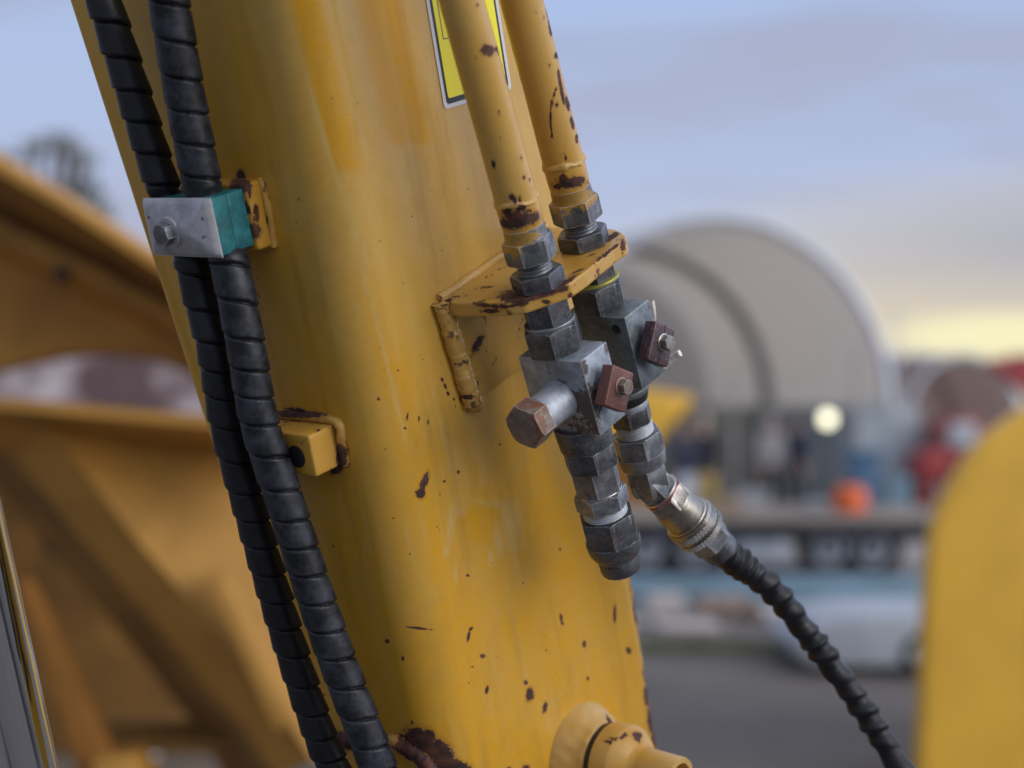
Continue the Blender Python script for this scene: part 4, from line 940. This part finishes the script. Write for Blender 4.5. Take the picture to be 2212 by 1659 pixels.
# flat trailer
tl = thing('flatbed_trailer', 'long dark flatbed trailer with pale wheel hubs crossing behind the hanging hose', 'trailer', BG(1700, 1240, 18.8)*np.array([1,1,0]))
M['deck'] = plain('weathered_deck', (.24,.20,.17), .8, scale=1.5); M['chassis'] = plain('chassis_black', (.025,.027,.033), .6); M['tyre'] = plain('tyre', (.02,.02,.022), .8); M['hub'] = plain('pale_hub', (.45,.50,.58), .4, .3)
for i in range(12):
    y0 = 1084; V, Fc = prism(BG(1330, 1128, 17.9)+np.array([0, i*.19, 0]), np.array([1., 0, 0]), np.array([0, 1., 0]), np.array([0, 0, 1.]), rect(0, 0, 760/3700*17.9, .18), .05, .004, 1); mk('deck_board', V, Fc, M['deck'], tl)
bgprism('side_beam', [(1330, 1129), (2092, 1129), (2092, 1162), (1330, 1162)], 17.88, .1, M['chassis'], tl, .01)
bgprism('rear_beam', [(1330, 1129), (2092, 1129), (2092, 1170), (1330, 1170)], 19.6, .1, M['chassis'], tl, .01)
bgprism('side_board', [(1330, 1092), (2092, 1092), (2092, 1124), (1330, 1124)], 20.2, .06, M['deck'], tl, .01)
bgprism('tool_box', [(1590, 1164), (1700, 1164), (1700, 1208), (1590, 1208)], 18.0, .5, M['hub'], tl, .02)
for wx in (1395, 1500, 1790, 1882):
    c = np.array([(wx-CX)/F*18.1, 18.1, .335]); V, Fc = lathe(c, (0, -1, 0), [(.15,-.2),(.30,-.2),(.335,-.17),(.335,-.03),(.30,0),(.18,.0)], 32); ty = mk('wheel', V, Fc, M['tyre'], tl)
    V, Fc = lathe(c, (0, -1, 0), [(.17,-.02),(.175,.004),(.12,.012),(.07,-.03),(.05,.03),(.001,.031)], 24); mk('hub', V, Fc, M['hub'], ty)
M['orange'] = plain('orange_plastic', (.75,.13,.02), .4, var=.08); M['blue'] = plain('blue_plastic', (.06,.14,.24), .5)
od = thing('orange_drum', 'round bright orange drum standing on the trailer deck', 'drum', BG(1835, 1095, 19))
ob = np.array([(1835-CX)/F*19, 19, CAMZ+(HZ-1128)/F*19+.05+.002])
V, Fc = lathe(ob, (0, 0, 1), [(.13,0),(.17,.02),(.185,.10),(.19,.19),(.18,.28),(.14,.345),(.05,.36),(.001,.362)], 32); mk('barrel', V, Fc, M['orange'], od)
V, Fc = lathe(ob+np.array([0,0,.355]), (0, 0, 1), cylp(0, .05, .05, b=.004), 20); mk('cap', V, Fc, M['dark_iron'], od)
bx = thing('blue_bin', 'dull blue lidded bin behind the orange drum', 'bin', BG(1868, 1090, 27)*np.array([1,1,0]))
bgprism('bin_body', [(1835, 985), (1905, 985), (1895, 1138), (1845, 1138)], 27, .5, M['blue'], bx, .03)
bgprism('lid', [(1830, 972), (1910, 972), (1910, 986), (1830, 986)], 26.95, .6, M['blue'], bx, .02)
# blue beam, pallets, low trailer, grass
M['sky_blue'] = plain('faded_blue_paint', (.17,.28,.36), .6, scale=1.2); M['pallet'] = plain('pallet_wood', (.30,.21,.16), .8); M['slab'] = plain('pale_slab', (.46,.42,.40), .8, scale=1)
bb = mk('blue_barrier', *prism(np.array([.8, 15.6, 0]), np.array([1., 0, 0]), np.array([0, .12, 0])*8, np.array([0, 0, 1.]), rect(0, 0, 4.6, .25), .26, .03, 2), M['sky_blue']); solo(bb, 'low pale blue beam lying on the ground in front of the trailer', 'barrier')
for x0, x1, D, h, m, nm, lb in ((1400, 1485, 14.6, .16, 'slab', 'stone_slab', 'pale stone slab lying left of the wooden pallet'), (1650, 1745, 14.2, .10, 'slab', 'stone_slab', 'thin pinkish pale slab right of the wooden pallet'), (1420, 1560, 13.6, .05, 'slab', 'stone_slab', 'flat pale slab nearest the grass strip')):
    o = mk(nm, *prism(np.array([(x0-CX)/F*D, D, .005]), np.array([1., 0, 0]), np.array([0, 1., 0]), np.array([0, 0, 1.]), rect(0, 0, (x1-x0)/F*D, .6), h, .02, 2), M[m]); solo(o, lb, 'slab')
pt_ = thing('wooden_pallet', 'brown wooden pallet lying flat between two pale slabs', 'pallet', gp(1560, 14.4))
for i in range(6):
    V, Fc = prism(np.array([(1520-CX)/F*14.4, 14.4+i*.13, .12]), np.array([1., 0, 0]), np.array([0, 1., 0]), np.array([0, 0, 1.]), rect(0, 0, .44, .10), .02, .002, 1); mk('board', V, Fc, M['pallet'], pt_)
for i in range(3):
    V, Fc = prism(np.array([(1520-CX)/F*14.4+i*.19, 14.4, .006]), np.array([1., 0, 0]), np.array([0, 1., 0]), np.array([0, 0, 1.]), rect(0, 0, .06, .75), .113, .002, 1); mk('bearer', V, Fc, M['pallet'], pt_)
M['grass'] = plain('dry_grass', (.14,.15,.05), .9, scale=2, var=.4)
V = []; Fc = []
for i in range(9000):
    x = rng.uniform(-2, 12); y = rng.uniform(12.3, 12.95); a = rng.uniform(0, 6.28); h = rng.uniform(.03, .09); k = len(V)
    V += [(x, y, 0), (x+.012*math.cos(a), y+.012*math.sin(a), 0), (x+rng.normal()*.02, y+rng.normal()*.02, h)]; Fc.append([k, k+1, k+2])
o = mk('grass', V, Fc, M['grass'], None, smooth=False, kind='stuff'); solo(o, 'thin strip of dry grass between the asphalt and the concrete', 'grass')
lt = thing('low_trailer', 'low pale grey car trailer half hidden by the yellow arm on the right', 'trailer', gp(1850, 11.6))
M['pale_grey'] = plain('pale_grey_paint', (.36,.40,.46), .45, scale=1.2)
bgprism('body', [(1715, 1392), (1760, 1345), (1850, 1330), (2200, 1326), (2200, 1440), (1760, 1440), (1722, 1425)], 11.3, 1.2, M['pale_grey'], lt, .03)
bgprism('skirt', [(1760, 1440), (2190, 1440), (2190, 1452), (1770, 1452)], 11.4, 1.0, M['chassis'], lt, .01)
for wx in (1985, 2110):
    c = np.array([(wx-CX)/F*11.3, 11.3, .15]); V, Fc = lathe(c, (0, -1, 0), [(.05,-.15),(.14,-.15),(.15,-.13),(.15,-.02),(.13,0),(.07,0)], 28); ty = mk('wheel', V, Fc, M['tyre'], lt)
    V, Fc = lathe(c, (0, -1, 0), [(.07,-.02),(.07,.003),(.03,.01),(.001,.011)], 20); mk('hub', V, Fc, M['wall_blue'], ty)
# red machines
M['red'] = plain('red_machine_paint', (.34,.045,.045), .45, var=.15)
rt = thing('red_tractor', 'small red tractor with dark wheels in front of the small brown shelter', 'tractor', BG(2030, 1100, 32)*np.array([1,1,0]))
bgprism('bonnet', [(1985, 975), (2050, 968), (2060, 1045), (1985, 1050)], 32, 1.1, M['red'], rt, .06)
bgprism('cab', [(2040, 900), (2120, 900), (2130, 1045), (2035, 1045)], 32.05, 1.2, M['red'], rt, .05)
bgprism('cab_window', [(2052, 912), (2108, 912), (2112, 965), (2048, 965)], 31.98, .1, M['wall_blue'], rt, .01)
for wx, r in ((1995, .28), (2095, .48)):
    c = np.array([(wx-CX)/F*32, 31.95, r]); V, Fc = lathe(c, (0, -1, 0), [(r*.5,-.3),(r*.92,-.3),(r,-.25),(r,-.05),(r*.92,0),(r*.5,0)], 28); ty = mk('wheel', V, Fc, M['tyre'], rt)
    V, Fc = lathe(c, (0, -1, 0), [(r*.5,-.05),(r*.5,.01),(r*.1,.03),(.001,.031)], 20); mk('rim', V, Fc, M['red'], ty)
rc_ = thing('red_loader_frame', 'red lifting frame of a machine behind the yellow arm, upper right', 'lifting frame', BG(2180, 1100, 28)*np.array([1,1,0]))
bgprism('lift_arm', [(2135, 782), (2165, 770), (2330, 905), (2310, 930)], 28, .25, M['red'], rc_, .03)
bgprism('cross_head', [(2190, 765), (2260, 768), (2255, 838), (2196, 832)], 28.3, .4, M['red'], rc_, .03)
bgprism('post', [(2235, 830), (2262, 830), (2262, 1130), (2235, 1130)], 28.35, .3, M['chassis'], rc_, .02)

# odds and ends about the yard
M['crate'] = plain('crate_wood', (.34,.26,.18), .8); M['grey_plastic'] = plain('grey_plastic', (.30,.32,.35), .6)
def crate(x0, x1, D, z0, h, m, label):
    th = thing('crate', label, 'crate', (float((x0+x1)/2-CX)/F*D, D, z0)); w_ = (x1-x0)/F*D; p0 = np.array([(x0-CX)/F*D, D, z0])
    ex, ey, ez = np.array([1., 0, 0]), np.array([0, 1., 0]), np.array([0, 0, 1.])
    V, Fc = prism(p0, ex, ey, ez, rect(0, 0, w_, w_*.8), h, .006, 1); mk('box', V, Fc, m, th)
    for k in range(3):
        V, Fc = prism(p0+np.array([-.012, -.014, .03+k*(h-.08)/2.2]), ex, ey, ez, rect(0, 0, w_+.024, .012), (h-.1)/3.4, .002, 1); mk('slat', V, Fc, m, th)
dz = CAMZ+(HZ-1128)/F*17.9+.054
crate(1545, 1600, 18.6, dz, .17, M['crate'], 'brown wooden crate standing on the trailer deck left of the orange drum')
crate(1735, 1790, 18.9, dz, .12, M['grey_plastic'], 'low grey crate on the trailer deck, just left of the orange drum')
crate(1600, 1660, 27.0, .005, .55, M['grey_plastic'], 'tall grey crate on the ground behind the trailer')
crate(1925, 1965, 26.0, .005, .75, M['sky_blue'], 'pale blue crate on the ground behind the trailer, left of the red tractor')
for x, D, h, lb in ((1585, 31, 2.6, 'thin grey pole under the big dome, left of the person in grey'), (1850, 31.5, 3.0, 'thin grey pole under the big dome, right of the lit floodlight'), (1940, 44, 4.6, 'tall thin pole between the two dome shelters')):
    V, Fc = lathe((float((x-CX)/F*D), D, .0), (0, 0, 1), [(.10, 0), (.10, .02), (.04, .03), (.035, h), (.001, h+.01)], 12); solo(mk('pole', V, Fc, M['rib'] if D < 40 else M['rim']), lb, 'pole')
